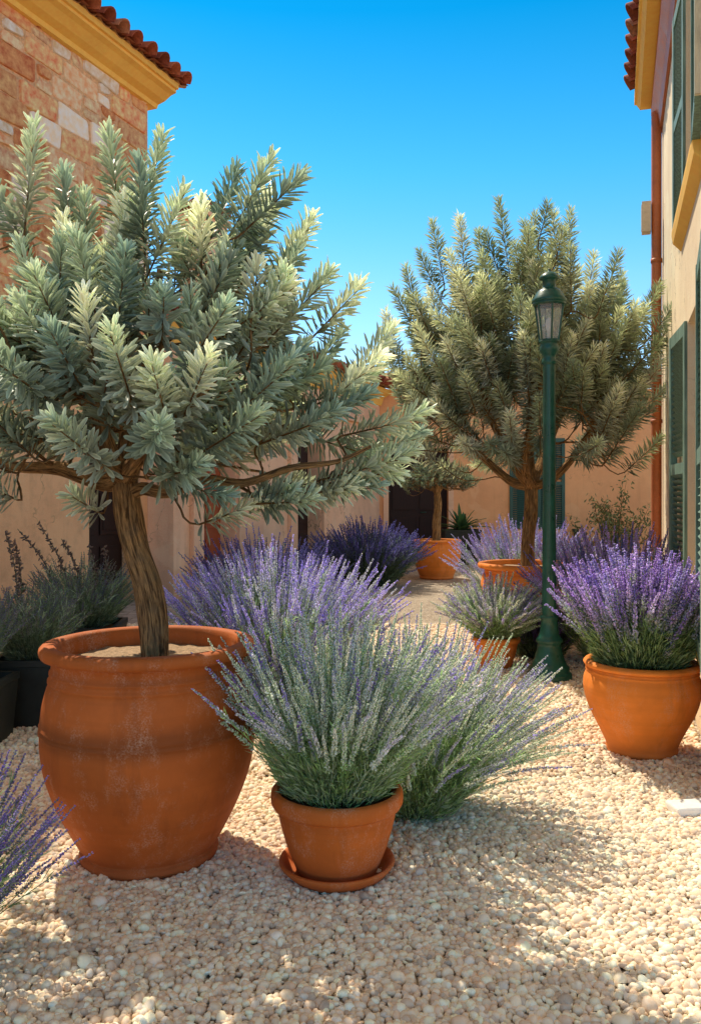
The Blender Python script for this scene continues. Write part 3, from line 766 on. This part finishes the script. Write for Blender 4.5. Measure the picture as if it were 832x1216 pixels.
def olive_tree(name, loc, label, limbs, tips, leaf, wid, nleaf, Lsh, th, pal, mats, seed, rtip, power, tmpl, cat='tree'):
    rs = np.random.RandomState(seed); o = empty(name, loc); tag(o, label, cat); base = np.array(loc)
    sk = Skeleton(); ids = None
    for k, (pts, rad, st) in enumerate(limbs):
        pts = np.array(pts) - base
        if st is None: ids = sk.limb(pts, -1, rad)
        else: sk.limb(pts, ids[st], rad)
    first = len(ids) - 3
    tips = [(np.array(p) - base, unit(np.array(d, float)), k) for p, d, k in tips]
    fork = sk.P[ids[-1]]
    tips.sort(key=lambda q: np.linalg.norm(q[0] - fork))
    lv = MB(); tw = []
    for p, d, k in tips:
        L = Lsh * rs.uniform(.75, 1.25) * k; p0 = p - d * L
        sk.attach(p0, d, first, rs)
        n = int(nleaf * L / Lsh)
        O, X, Y, Zx, t, end = shoot_leaves(rs, p0, d, L, n, leaf, wid, th[0], th[1])
        c0, c1 = pal[rs.randint(len(pal))], pal[rs.randint(len(pal))]
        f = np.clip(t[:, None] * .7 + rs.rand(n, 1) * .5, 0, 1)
        cols = (np.array(c0) * (1 - f) + np.array(c1) * f) * rs.uniform(.75, 1.2, (n, 1)) * (.42 + .86 * t[:, None])  # inner crown shade painted in: leaves darker toward the shoot base
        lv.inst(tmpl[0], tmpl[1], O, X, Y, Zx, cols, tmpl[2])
        tw.append((p0, end, L))
    mb = sk.mesh(rtip, power)
    for a, c, L in tw: mb.tube([a, (a + c) / 2, c], [rtip * 1.0, rtip * .8, rtip * .4], 5)
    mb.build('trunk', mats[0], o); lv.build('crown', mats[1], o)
    return o

def outward(p, c, upw, rs, jit=.22):
    d = unit(np.array(p) - np.array(c)); return unit(d + np.array([0, 0, upw]) + rs.randn(3) * jit)

# ---- big foreground olive
Z1 = T1[1]; rs = np.random.RandomState(101)
A = lambda x, y, dz=0.0: ap(x, y, Z1 + dz)
trunk = [A(184, 790), A(184, 745, -.01), A(176, 695), A(160, 645, .01), A(152, 605, .0), A(148, 570)]
limbs = [(trunk, (.056, .05), None),
         ([A(148, 570), A(133, 545, -.05), A(118, 500, -.12), A(108, 440, -.2), A(98, 380, -.25)], (.044, .012), -1),
         ([A(148, 570), A(120, 572, .06), A(70, 556, .15), A(10, 552, .22), A(-70, 520, .25)], (.044, .012), -1),
         ([A(151, 590), A(170, 580, -.03), A(200, 584, -.08), A(245, 570, -.13), A(290, 574, -.2), A(345, 556, -.24), A(400, 548, -.22), A(440, 530, -.2)], (.028, .006), -2),
         ([A(148, 570), A(178, 500, .12), A(215, 470, .25), A(270, 440, .35), A(320, 400, .4)], (.044, .012), -1),
         ([A(148, 570), A(160, 480, .2), A(185, 400, .3), A(190, 320, .3)], (.045, .012), -1),
         ([A(148, 570), A(168, 540, -.18), A(210, 500, -.38), A(255, 450, -.5)], (.034, .011), -1),
         ([A(148, 570), A(112, 540, -.2), A(60, 480, -.4), A(20, 430, -.5)], (.034, .011), -1),
         ([A(148, 570), A(160, 545, .3), A(150, 480, .6), A(160, 420, .75)], (.034, .011), -1)]
cc = A(160, 545)
hero = [(42, 150, 0), (75, 205, .3), (-12, 225, .1), (128, 158, -.05), (165, 195, -.2), (198, 162, .2), (222, 230, -.3), (285, 203, .05), (318, 232, .3), (376, 262, 0), (345, 330, -.4), (300, 270, -.3),
        (432, 342, .1), (396, 330, -.2), (470, 395, .05), (458, 430, -.25), (508, 500, -.05), (495, 548, -.15), (502, 525, .15), (440, 480, -.3), (90, 285, -.55), (150, 300, -.5), (20, 290, -.2),
        (270, 370, -.65), (250, 430, -.7), (350, 440, -.6), (400, 500, -.4), (310, 500, -.6), (180, 440, -.75), (130, 400, -.8), (60, 400, -.7), (20, 470, -.6), (455, 450, .2), (240, 240, .3), (100, 230, .25), (350, 300, .3), (410, 400, .4), (-60, 200, .2), (-40, 330, -.2)]
tips = []
for x, y, dz in hero:
    p = A(x, y, dz); tips.append((p, outward(p, cc, .2, rs, .14), rs.uniform(.95, 1.25)))
while len(tips) < 172:
    u = rs.randn(3); u[2] = abs(u[2]); u = unit(u); r = rs.uniform(.5, 1.0) ** .6
    lump = 1 + .13 * math.sin(5 * u[0] + 2) * math.sin(6 * u[1] + 1) + .1 * math.sin(7 * u[2] + 4 * u[0])
    p = np.array([cc[0] - .02, cc[1] + .05, cc[2] - .03]) + u * np.array([1.12, .92, 1.22]) * r * rs.uniform(.8, 1) * lump
    if p[2] < 1.68 and rs.rand() < .75: continue
    tips.append((p, outward(p, cc - np.array([0, 0, .05]), .12, rs, .24), rs.uniform(.65, 1.1)))
# drooping low shoots round the skirt
for x, y, dz in ((85, 592, -.1), (265, 596, -.3), (310, 602, -.2), (345, 590, -.25), (370, 600, -.3), (445, 585, -.15), (420, 585, -.2), (470, 570, -.1), (235, 560, -.5), (380, 590, .15)):
    p = A(x, y, dz); d = unit(np.array([(p[0] - cc[0]) * 1.2, -.15, -.12]) + rs.randn(3) * .15); tips.append((p, d, .62))
pal1 = [(.34, .39, .3), (.23, .29, .23), (.45, .48, .38), (.15, .21, .18), (.3, .35, .26), (.54, .55, .45)]
olive_tree('olive_tree', T1[:2] + (.765,), 'large foreground olive tree with broad silvery leaves and bent brown trunk', limbs, tips, .092, .205, 116, .33, (80, 36), pal1,
           (M['bark'], M['leaf_big']), 7, .0042, .46, (LEAF_V, LEAF_F, LEAF_C))

# ---- second olive, behind the lamp
Z2 = 8.3; B = lambda x, y, dz=0.0: ap(x, y, Z2 + dz); rs = np.random.RandomState(202)
limbs = [([B(626, 672), B(626, 640), B(629, 610), B(630, 578)], (.07, .062), None),
         ([B(630, 578), B(615, 560, -.1), B(600, 535, -.15), B(575, 480, -.2), B(550, 420, -.2)], (.05, .016), -1),
         ([B(630, 578), B(606, 572, .1), B(575, 545, .2), B(545, 520, .2), B(510, 470, .25)], (.05, .015), -1),
         ([B(630, 578), B(650, 572), B(672, 553, -.1), B(692, 525, -.15), B(725, 480, -.15), B(750, 440, -.1)], (.048, .015), -1),
         ([B(630, 578), B(628, 540, .15), B(630, 470, .2), B(625, 380, .2)], (.06, .02), -1),
         ([B(630, 578), B(650, 530, .4), B(680, 450, .6), B(690, 380, .6)], (.05, .015), -1),
         ([B(630, 578), B(622, 540, -.4), B(640, 470, -.7), B(650, 400, -.8)], (.05, .015), -1),
         ([B(630, 578), B(600, 530, .6), B(590, 470, .9)], (.05, .015), -1)]
c2 = B(628, 545); tips = []
hero = [(590, 238, 0), (512, 265, .1), (545, 258, -.2), (566, 275, .3), (637, 255, .2), (678, 250, -.1), (705, 302, 0), (655, 290, -.5), (480, 318, .1), (462, 345, 0), (530, 300, -.5), (495, 300, .3), (720, 338, .1),
        (785, 340, -.1), (770, 365, -.3), (790, 410, 0), (796, 465, .1), (788, 432, -.3), (745, 385, -.5), (740, 340, .3), (455, 372, .2), (450, 410, 0), (470, 450, -.4), (610, 290, -.6), (570, 330, -.9), (620, 400, -1.1), (550, 390, -1.0),
        (680, 400, -1.0), (605, 500, -1.0), (640, 480, -1.1), (700, 460, -.9), (490, 390, -.7), (620, 265, .4), (690, 320, .5), (640, 340, -.9)]
for x, y, dz in hero:
    p = B(x, y, dz); tips.append((p, outward(p, c2, .3, rs, .13), rs.uniform(.95, 1.25)))
cm = B(625, 428)
while len(tips) < 275:
    u = unit(rs.randn(3)); r = rs.uniform(.3, 1.0) ** .5
    lump = 1 + .16 * math.sin(5 * u[0] + 1) * math.sin(6 * u[1] + 3) + .12 * math.sin(7 * u[2] + 4 * u[0] + 2)
    p = cm + u * np.array([1.5, 1.3, 1.38]) * r * rs.uniform(.8, 1) * lump
    rho = math.hypot(p[0] - cm[0], p[1] - cm[1])
    if p[2] < 3.0 - 1.05 * min(1.0, (rho / 1.2) ** 2): continue
    tips.append((p, outward(p, c2 - np.array([0, 0, .05]), .2, rs, .22), rs.uniform(.6, 1.05)))
for k in range(14):
    a = rs.rand() * 6.28; r = rs.uniform(.85, 1.35); p = np.array([c2[0] + r * math.cos(a), c2[1] + r * math.sin(a), c2[2] + rs.uniform(-.1, .3)])
    tips.append((p, unit(np.array([math.cos(a), math.sin(a), .1]) + rs.randn(3) * .2), .6))
pal2 = [(.34, .4, .3), (.22, .28, .21), (.47, .52, .41), (.27, .32, .21), (.58, .61, .53)]
olive_tree('olive_tree', T4[:2] + (.7,), 'second olive tree behind the lamp post, with upright brush like shoots', limbs, tips, .135, .1, 200, .62, (84, 40), pal2,
           (M['bark2'], M['leaf_fine']), 17, .006, .44, (FINE_V, FINE_F, FINE_C))

# ---- little clipped tree at the back
rs = np.random.RandomState(303); Z5 = T5[1]; D5 = lambda x, y, dz=0.0: ap(x, y, Z5 + dz)
limbs = [([D5(518, 648), D5(518, 620), D5(520, 600), D5(519, 586)], (.075, .06), None),
         ([D5(519, 586), D5(505, 572), D5(490, 560)], (.035, .012), -1), ([D5(519, 586), D5(530, 570, .1), D5(545, 560, .1)], (.035, .012), -1),
         ([D5(519, 586), D5(518, 570, -.1), D5(518, 555, -.15)], (.035, .012), -1)]
tips = []; c5 = D5(519, 574)
for k in range(260):
    u = unit(rs.randn(3)); 
    if u[2] < -.2: u[2] *= -.5
    r = rs.uniform(.5, 1) ** .5
    p = c5 + u * np.array([.78, .75, .42]) * r; tips.append((p, outward(p, c5, .15, rs, .35), rs.uniform(.7, 1.1)))
pal5 = [(.12, .17, .13), (.16, .21, .15), (.1, .15, .13), (.2, .24, .16)]
olive_tree('clipped_tree', T5[:2] + (.63,), 'small round clipped tree in the distant pot by the dark door', limbs, tips, .055, .3, 40, .26, (60, 30), pal5,
           (M['bark2'], M['leaf_fine']), 27, .005, .42, (FINE_V, FINE_F, FINE_C))

# ------------------------------------------------------------------ lavender
OCT_V = [(0, 0, 0), (.5, .45, 0), (0, .45, .5), (-.5, .45, 0), (0, .45, -.5), (0, 1, 0)]
OCT_F = [np.array([(0, 2, 1), (0, 3, 2), (0, 4, 3), (0, 1, 4), (5, 1, 2), (5, 2, 3), (5, 3, 4), (5, 4, 1)])]
TET_V = [(0, 0, 0), (.5, .5, -.3), (-.5, .5, -.3), (0, .5, .55), (0, 1, 0)]
TET_F = [np.array([(0, 2, 1), (0, 3, 2), (0, 1, 3), (4, 1, 2), (4, 2, 3), (4, 3, 1)])]
def lavender(loc, label, n, H, rb, spread, spike, fl, whorl, per, pal, green, seed, group=None, lean=(0, 0), leaves=14, leaf=(.05, .004), cut=None, name='lavender', cat='lavender',
             droop=.12, greybud=0.0, curl=1.0, mound=.55, zmin=.02):
    rs = np.random.RandomState(seed); o = empty(name, loc); tag(o, label, cat, group)
    st = MB(); fo = MB()
    lo, lx, ly, lz, lc = [], [], [], [], []; fo_, fx, fy, fz, fc = [], [], [], [], []
    for i in range(n):
        az = rs.rand() * 2 * np.pi; q = math.sqrt(rs.rand()); tilt = R(spread) * q ** .85
        if cut and not cut(az, tilt): 
            if rs.rand() < .8: continue
        rad = np.array([math.cos(az), math.sin(az), 0]); up = np.array([0, 0, 1.0])
        p0 = rad * rb * q * rs.uniform(.6, 1.0) + np.array([lean[0], lean[1], 0]) * 0
        L = H * rs.uniform(.72, 1.06) * (1 - .1 * q)
        d0 = unit(math.cos(tilt * .85) * up + math.sin(tilt * .85) * rad + rs.randn(3) * .09 + np.array([lean[0], lean[1], 0]))
        tk = curl * rs.uniform(.85, 1.2); d1 = unit(math.cos(tilt * tk) * up + math.sin(tilt * tk) * rad + rs.randn(3) * .1 + np.array([lean[0], lean[1], 0]) - droop * up * q ** 2)
        t = np.linspace(0, 1, 8)[:, None]
        P = p0 + L * (t * d0 + t * t * .5 * (d1 - d0) * 1.2)
        P[:, 2] = np.maximum(P[:, 2], zmin)
        g = np.array(green[rs.randint(len(green))]) * rs.uniform(.75, 1.25)
        st.tube(P, np.linspace(.0022, .0012, 8) * (fl / .009) ** .5, 3, g * .75)
        T = unit(np.gradient(P, axis=0))
        def at(tt):
            x = np.clip(tt * 7, 0, 6.999); k = x.astype(int); f = (x - k)[:, None]
            return P[k] * (1 - f) + P[k + 1] * f, unit(T[k] * (1 - f) + T[k + 1] * f)
        sp = spike * rs.uniform(.7, 1.25); t0 = max(.2, 1 - sp / L)
        # leaves
        k = leaves; tt = rs.uniform(.03, min(.97, t0 + .12), k); pp, ax = at(tt)
        rd = unit(np.cross(ax, rs.randn(k, 3))); yy = unit(ax * rs.uniform(.6, 1.3, (k, 1)) + rd * .75)
        ln = leaf[0] * rs.uniform(.6, 1.3, k); xx = unit(np.cross(yy, rd + .01))
        lo.append(pp); lx.append(xx * leaf[1] * 1.0); ly.append(yy * ln[:, None]); lz.append(np.cross(xx, yy) * leaf[1])
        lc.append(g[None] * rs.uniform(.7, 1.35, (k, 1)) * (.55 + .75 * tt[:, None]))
        # flower spike
        nw = max(3, int((1 - t0) * L / whorl)); tw = np.linspace(t0, 1, nw); tw = np.repeat(tw, per) + rs.randn(nw * per) * .2 * whorl / L
        pp, ax = at(np.clip(tw, 0, 1)); k = len(pp)
        u = unit(np.cross(ax, np.array([.3, .8, .1]))); v = np.cross(ax, u); ph = rs.rand(k) * 6.283
        rd = np.cos(ph)[:, None] * u + np.sin(ph)[:, None] * v
        rel = np.clip((tw - t0) / (1 - t0 + 1e-6), 0, 1)[:, None]
        yy = unit(ax * (.55 + .6 * rel) + rd * (1.05 - .5 * rel)); ln = fl * rs.uniform(.75, 1.3, k) * (1.1 - .45 * rel[:, 0] ** 2)
        xx = unit(np.cross(yy, rs.randn(k, 3))); zz = np.cross(xx, yy)
        pc = np.array(pal[rs.randint(len(pal))]); col = pc[None] * rs.uniform(.7, 1.35, (k, 1))
        gb = np.clip(1 - rel * 1.6, 0, 1) * .6; col = col * (1 - gb) + g[None] * 1.3 * gb
        if greybud: m = rs.rand(k) < greybud; col[m] = np.array((.66, .7, .62)) * rs.uniform(.8, 1.2, (m.sum(), 1))
        fo_.append(pp + rd * fl * .12); fx.append(xx * (ln * .62)[:, None]); fy.append(yy * ln[:, None]); fz.append(zz * (ln * .62)[:, None]); fc.append(col)
    # low leafy mound
    k = int(n * leaves * mound); az = rs.rand(k) * 6.283; q = np.sqrt(rs.rand(k)); hh = rs.rand(k) * H * .42
    rr = (rb + math.tan(R(spread * .75)) * hh * .8) * q
    pp = np.stack([np.cos(az) * rr, np.sin(az) * rr, hh * (1 - .3 * q ** 2)], 1) + np.array([lean[0], lean[1], 0]) * hh[:, None]
    yy = unit(np.stack([np.cos(az) * q, np.sin(az) * q, np.full(k, .9)], 1) + rs.randn(k, 3) * .3); xx = unit(np.cross(yy, rs.randn(k, 3)))
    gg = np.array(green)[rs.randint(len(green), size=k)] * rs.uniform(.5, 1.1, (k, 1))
    pp[:, 2] = np.maximum(pp[:, 2], zmin * .5)
    lo.append(pp); lx.append(xx * leaf[1] * 1.2); ly.append(yy * (leaf[0] * 1.2)); lz.append(np.cross(xx, yy) * leaf[1]); lc.append(gg)
    cat_ = np.concatenate
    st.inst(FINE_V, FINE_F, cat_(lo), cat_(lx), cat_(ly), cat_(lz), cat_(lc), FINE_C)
    tm = (OCT_V, OCT_F) if fl < .0125 else (TET_V, TET_F)
    fo.inst(tm[0], tm[1], cat_(fo_), cat_(fx), cat_(fy), cat_(fz), cat_(fc))
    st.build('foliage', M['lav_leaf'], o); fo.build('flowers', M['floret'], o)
    return o
SILV = [(.63, .68, .52), (.54, .61, .44), (.7, .71, .6), (.57, .55, .66), (.46, .39, .68), (.63, .61, .68), (.32, .22, .54)]
LILAC = [(.42, .36, .66), (.5, .44, .7), (.34, .26, .6), (.55, .52, .72), (.4, .4, .62)]
PURP = [(.52, .39, .7), (.58, .47, .75), (.45, .31, .63), (.66, .55, .8), (.38, .26, .56)]
BLUE = [(.13, .12, .38), (.17, .16, .44), (.1, .09, .3), (.2, .19, .46)]
GR = [(.2, .3, .13), (.26, .37, .18), (.16, .25, .1), (.3, .4, .22)]
GRD = [(.1, .15, .09), (.13, .18, .12), (.08, .12, .08)]
GRS = [(.3, .42, .24), (.38, .47, .33), (.24, .35, .18), (.28, .44, .17)]

G1 = 'lavender growing around the courtyard'
lavender((T2[0] + .0, T2[1], .29), 'silvery green lavender in the small saucer pot, centre foreground', 420, .7, .17, 40, .25, .0105, .0088, 5, SILV[:4] + SILV[:3] + SILV[4:], GRS, 41, lean=(.05, 0), leaves=24, leaf=(.05, .0042), greybud=.35, droop=.15, mound=.9)
Lb = gp(520, 985)
lavender((Lb[0] - .09, Lb[1] + .2, 0), 'sprawling grey lavender on the gravel, right behind the small saucer pot', 540, .88, .16, 45, .3, .0095, .0095, 5, SILV[:4] + LILAC[:2], GRS + GR[:1], 42, lean=(.03, 0), leaves=22, leaf=(.055, .0045), greybud=.3, droop=.3, mound=.8)
lavender((T3[0], T3[1], .46), 'vivid purple lavender overflowing the bright orange pot on the right', 480, .67, .21, 33, .26, .0165, .0135, 5, PURP + LILAC[:3], GR, 43, leaves=20, leaf=(.06, .0055), droop=.1)
lavender((-.48, 6.0, 0), 'tall pale lilac lavender clump in the middle, right of the large pot', 640, 1.1, .3, 42, .34, .0145, .0125, 5, [(.56, .5, .84), (.46, .4, .78), (.64, .6, .86), (.4, .33, .72), (.6, .62, .7)], GRS, 44, leaves=22, leaf=(.07, .007), greybud=.1)
lavender((-.85, 8.4, 0), 'dark violet lavender in shade behind the pale lilac clump', 320, 1.1, .3, 38, .4, .017, .018, 4, BLUE, GRD, 45, leaves=10, leaf=(.08, .009))
lavender((T6[0], T6[1], .24), 'grey blue lavender in the little orange pot left of the lamp post', 460, .54, .14, 54, .2, .0135, .0125, 5, SILV, GRS, 46, leaves=18, leaf=(.07, .007), greybud=.25)
lavender((1.62, 7.3, 0), 'deep violet lavender in the mulch bed directly behind the lamp post', 240, .54, .18, 40, .22, .016, .016, 4, [(.2, .12, .38), (.26, .17, .44), (.16, .1, .32)], GRD, 47, leaves=10, leaf=(.07, .008))
lavender((2.0, 9.6, 0), 'pale lilac lavender showing behind the second olive tree pot', 420, 1.22, .25, 40, .34, .018, .017, 4, LILAC, GRS, 48, leaves=10, leaf=(.08, .009))
lavender((.27, 13.0, 0), 'round dark blue lavender bush left of the distant pot, in shade', 520, 1.1, .36, 48, .3, .024, .024, 4, BLUE, GRD, 49, leaves=10, leaf=(.1, .014))
lavender((2.22, 6.9, 0), 'purple lavender mound against the cream house, behind the orange pot', 480, 1.2, .25, 36, .36, .0145, .014, 5, PURP[:3] + BLUE[1:2], GR, 50, leaves=10, leaf=(.07, .008))
lavender((-1.3, 2.46, 0), 'purple tipped lavender at the bottom left corner in front of the large pot', 230, .66, .12, 38, .2, .0085, .0085, 5, [(.3, .22, .52), (.38, .3, .6), (.24, .17, .44)], GR, 51, leaves=24, leaf=(.06, .004), lean=(.12, 0), droop=.1)

# ------------------------------------------------------------------ black planters on the left
def planter(loc, w, h, label, rz=0.0, group='square black planters'):
    o = empty('planter', loc, rz); tag(o, label, 'planter', group)
    b = MB(); r0, r1, t = w * .43, w * .5, .025
    rings = [(r0, .0), (r1, h - .04), (r1 + .006, h - .04), (r1 + .006, h), (r1 - t, h), (r1 - t - .01, h - .06)]
    V = [(sx * r, sy * r, z) for r, z in rings for sx, sy in ((-1, -1), (1, -1), (1, 1), (-1, 1))]
    Fc = [(4 * k + i, 4 * k + (i + 1) % 4, 4 * k + 4 + (i + 1) % 4, 4 * k + 4 + i) for k in range(len(rings) - 1) for i in range(4)] + [(3, 2, 1, 0)]
    b.polys(V, Fc); bevel(b.build('box', M['planter'], o), .006)
    b = MB(); r = r1 - t - .004; b.quad((-r, -r, h - .05), (r, -r, h - .05), (r, r, h - .05), (-r, r, h - .05)); b.build('soil', M['soil'], o)
    return o
PA = (-2.12, 4.75, 0); PB = (-1.98, 5.22, 0); PC = (-2.02, 6.35, 0)
planter(PA, .36, .38, 'black planter at the left edge of the photo, nearest of the three')
planter(PB, .38, .42, 'black planter touching the large pot side, middle of the left three', R(6))
planter(PC, .56, .45, 'wide black planter behind the large pot, farthest of the left three', R(4))
GRY = [(.17, .24, .17), (.23, .3, .21), (.13, .2, .12)]
DUL = [(.16, .15, .24), (.2, .17, .2), (.12, .1, .2), (.22, .2, .22)]
lavender((PA[0] - .04, PA[1], .34), 'thin dark stems growing in the black planter at the left edge', 90, .62, .08, 34, .22, .011, .014, 4, DUL, GRY, 61, leaves=22, leaf=(.06, .004), name='herb_plant', cat='plant')
lavender((PB[0], PB[1], .38), 'grey green herb in the middle black planter beside the large pot', 230, .5, .1, 42, .12, .01, .014, 3, DUL, GRY, 62, leaves=30, leaf=(.065, .004), name='herb_plant', cat='plant')
lavender((PC[0], PC[1], .41), 'bushy grey green herb with tall seed stems in the wide black planter', 250, .56, .18, 46, .14, .011, .014, 3, DUL, GRY, 63, leaves=30, leaf=(.07, .0045), name='herb_plant', cat='plant')
rs = np.random.RandomState(64)
def seed_stem(loc, tp, label, seed):
    rs = np.random.RandomState(seed); tops = [tp]; o = empty('seed_stalk', loc); tag(o, label, 'plant'); st = MB(); hd = MB()
    for tp in tops:
        v = np.array(tp) - np.array(loc); P = np.array([v * t + np.array([.05 * math.sin(3 * t), 0, .05 * math.sin(math.pi * t)]) for t in np.linspace(0, 1, 9)])
        st.tube(P, np.linspace(.005, .002, 9), 5, (.1, .11, .07))
        k = 70; tt = rs.uniform(.45, 1, k); pp = np.array([P[int(t * 7.99)] * (1 - (t * 7.99) % 1) + P[int(t * 7.99) + 1] * ((t * 7.99) % 1) for t in tt])
        yy = unit(rs.randn(k, 3) + np.array([0, 0, .3])); xx = unit(np.cross(yy, rs.randn(k, 3)))
        hd.inst(OCT_V, OCT_F, pp, xx * .016, yy * (.014 + .03 * rs.rand(k, 1)), np.cross(xx, yy) * .016, np.array((.16, .12, .1)) * rs.uniform(.6, 1.5, (k, 1)))
        k = 26; tt = rs.uniform(.05, .6, k); pp = P[(tt * 8).astype(int)]; yy = unit(rs.randn(k, 3) + np.array([0, 0, .6])); xx = unit(np.cross(yy, rs.randn(k, 3)))
        st.inst(FINE_V, FINE_F, pp, xx * .014, yy * .08, np.cross(xx, yy) * .014, np.array((.12, .15, .1)) * rs.uniform(.6, 1.3, (k, 1)), FINE_C)
    st.build('stem', M['lav_leaf'], o); hd.build('seed_head', M['floret'], o)
for px, py, d, lab in ((45, 622, 6.3, 'slender seed stalk, tallest in the wide black planter'), (20, 628, 6.4, 'seed stalk leaning left out of the wide black planter'), (72, 640, 6.2, 'upright seed stalk near the middle of the wide black planter'),
                       (122, 650, 6.3, 'seed stalk leaning right in front of the dark doorway'), (104, 648, 6.5, 'seed stalk at the back of the wide black planter beside the doorway')):
    seed_stem((PC[0] + (px - 70) * .002, PC[1], .41), ap(px, py, d), lab, px)
for px, py, d, lab in ((5, 632, 5.2, 'seed stalk in the middle black planter against the plaster wall'), (16, 645, 5.3, 'shorter seed stalk in the middle black planter, right of its neighbour')):
    seed_stem((PB[0] - .1, PB[1], .38), ap(px, py, d), lab, px + 200)

# planter with strappy plant beside the distant pot
PD = ((547 - 416) / F * 17.6, 17.6, 0)
planter(PD, .74, .72, 'tall black planter by the back wall, right of the distant pot', 0.0, None)
def strappy(loc, n, L, wd, label, seed, cols):
    rs = np.random.RandomState(seed); o = empty('leafy_plant', loc); tag(o, label, 'plant'); b = MB()
    for i in range(n):
        a = rs.rand() * 6.283; tl = rs.uniform(.15, 1.1); l = L * rs.uniform(.6, 1.1); m = 7
        t = np.linspace(0, 1, m); rr = l * t * math.sin(tl) * (1 + .2 * t); z = l * t * math.cos(tl) - .5 * l * t ** 2 * math.sin(tl)
        P = np.stack([rr * math.cos(a), rr * math.sin(a), z], 1); side = np.array([-math.sin(a), math.cos(a), 0]); wv = wd * np.sin(np.pi * np.clip(t * .85 + .15, 0, 1)) ** .7
        V = np.concatenate([P - side * wv[:, None], P + np.array([0, 0, -.2 * wd]), P + side * wv[:, None]])
        f = [(k, k + 1, m + k + 1, m + k) for k in range(m - 1)] + [(m + k, m + k + 1, 2 * m + k + 1, 2 * m + k) for k in range(m - 1)]
        b.add(V, np.array(f), np.array(cols[rs.randint(len(cols))]) * rs.uniform(.7, 1.3))
    b.build('leaves', M['lav_leaf'], o)
strappy((PD[0], PD[1], .66), 60, .62, .045, 'dark green strap leaved plant in the tall black planter', 71, [(.05, .12, .05), (.07, .16, .06), (.04, .09, .04)])

# twiggy shrub at the back wall
def shrub(loc, label, seed, H, W):
    rs = np.random.RandomState(seed); o = empty('shrub', loc); tag(o, label, 'shrub'); b = MB(); lv = MB()
    for i in range(30):
        a = rs.rand() * 6.283; tl = rs.uniform(.1, .9); l = H * rs.uniform(.6, 1.1); t = np.linspace(0, 1, 7)[:, None]
        d = np.array([math.sin(tl) * math.cos(a) * W, math.sin(tl) * math.sin(a) * W * .5, math.cos(tl)])
        P = l * t * d + np.cumsum(rs.randn(7, 3) * .03, 0) * t; b.tube(P, np.linspace(.014, .004, 7), 5)
        k = 60; tt = rs.uniform(.3, 1, k); pp = P[np.minimum(6, (tt * 6.99).astype(int))] + rs.randn(k, 3) * .07
        yy = unit(rs.randn(k, 3) + np.array([0, 0, .4])); xx = unit(np.cross(yy, rs.randn(k, 3)))
        lv.inst(FINE_V, FINE_F, pp, xx * .035, yy * .1, np.cross(xx, yy) * .03, np.array((.11, .13, .06)) * rs.uniform(.6, 1.5, (k, 1)), FINE_C)
    b.build('stem', M['bark2'], o); lv.build('leaves', M['lav_leaf'], o)
shrub((5.5, 17.6, 0), 'wild twiggy shrub against the peach back wall near the downpipe', 81, 1.5, 1.0)

# ------------------------------------------------------------------ lamp post
LP = (1.52, 6.45, 0)
lp = empty('lamp_post', LP); tag(lp, 'dark green street lamp post with glass lantern in front of the second olive', 'lamp post')
b = MB(); b.lathe([(0, .0), (.165, 0), (.17, .01), (.17, .05), (.158, .062), (.15, .07), (.15, .1), (.135, .115), (.118, .15), (.098, .21), (.088, .26), (.086, .28), (.1, .29), (.1, .31), (.085, .325), (.072, .36), (.064, .42), (.06, .46), (.068, .47), (.068, .485), (.058, .495)], 48)
b.build('base', M['lampgreen'], lp)
b = MB(); n = 16
prof = [(.056, .48), (.05, 1.6), (.047, 2.410)]
b.lathe(prof, 10); b.lathe([(.047, 2.410), (.058, 2.420), (.058, 2.440), (.05, 2.460), (.05, 2.480), (.07, 2.510), (.075, 2.530), (.068, 2.560), (.064, 2.570), (.075, 2.580), (.08, 2.582), (.08, 2.590), (0, 2.590)], 32)
b.build('post', M['lampgreen'], lp)
lt = empty('lantern', (0, 0, 2.59)); lt.scale = (1, 1, .95); lt.parent = lp
b = MB(); k = 6; r0, r1, hh = .072, .11, .29
ang = [math.pi / 6 + i * math.pi / 3 for i in range(k)]
for a in ang: b.tube([(r0 * math.cos(a), r0 * math.sin(a), 0), (r1 * math.cos(a), r1 * math.sin(a), hh)], .0075, 8)
b.lathe([(r0 - .012, 0), (r0 + .01, 0), (r0 + .012, .012), (r0 - .01, .014)], 6); b.lathe([(r1 - .016, hh), (r1 + .012, hh), (r1 + .016, hh + .02), (r1 - .01, hh + .022)], 36)
b.build('frame', M['lampgreen'], lt)
b = MB(); s = .94
for i in range(k):
    a, c = ang[i], ang[(i + 1) % k]
    b.quad((s * r0 * math.cos(a), s * r0 * math.sin(a), .008), (s * r0 * math.cos(c), s * r0 * math.sin(c), .008), (s * r1 * math.cos(c), s * r1 * math.sin(c), hh), (s * r1 * math.cos(a), s * r1 * math.sin(a), hh))
b.build('pane', M['glass'], lt)
b = MB(); b.lathe([(r1 + .016, hh + .02), (r1 + .022, hh + .026), (r1 + .02, hh + .045), (r1, hh + .07), (.1, hh + .1), (.075, hh + .125), (.055, hh + .135), (.05, hh + .145), (.05, hh + .2), (.058, hh + .205), (.075, hh + .215), (.074, hh + .225), (.055, hh + .25), (.025, hh + .27), (.01, hh + .275), (.012, hh + .29), (0, hh + .3)], 36)
b.build('cap', M['lampgreen'], lt)
b = MB(); b.lathe([(.012, .0), (.012, .08), (.022, .1), (.028, .14), (.02, .18), (0, .195)], 16); b.build('bulb', M['slab'], lt)

# white flat stone by the right edge
wx = gp(815, 966); o = empty('stepping_stone', wx, R(8)); tag(o, 'flat white stone slab lying on the gravel at the right edge', 'stone')
b = MB(); b.box(-.075, .12, -.06, .06, .0, .045); bevel(b.build('slab', M['slab'], o), .012, 3)
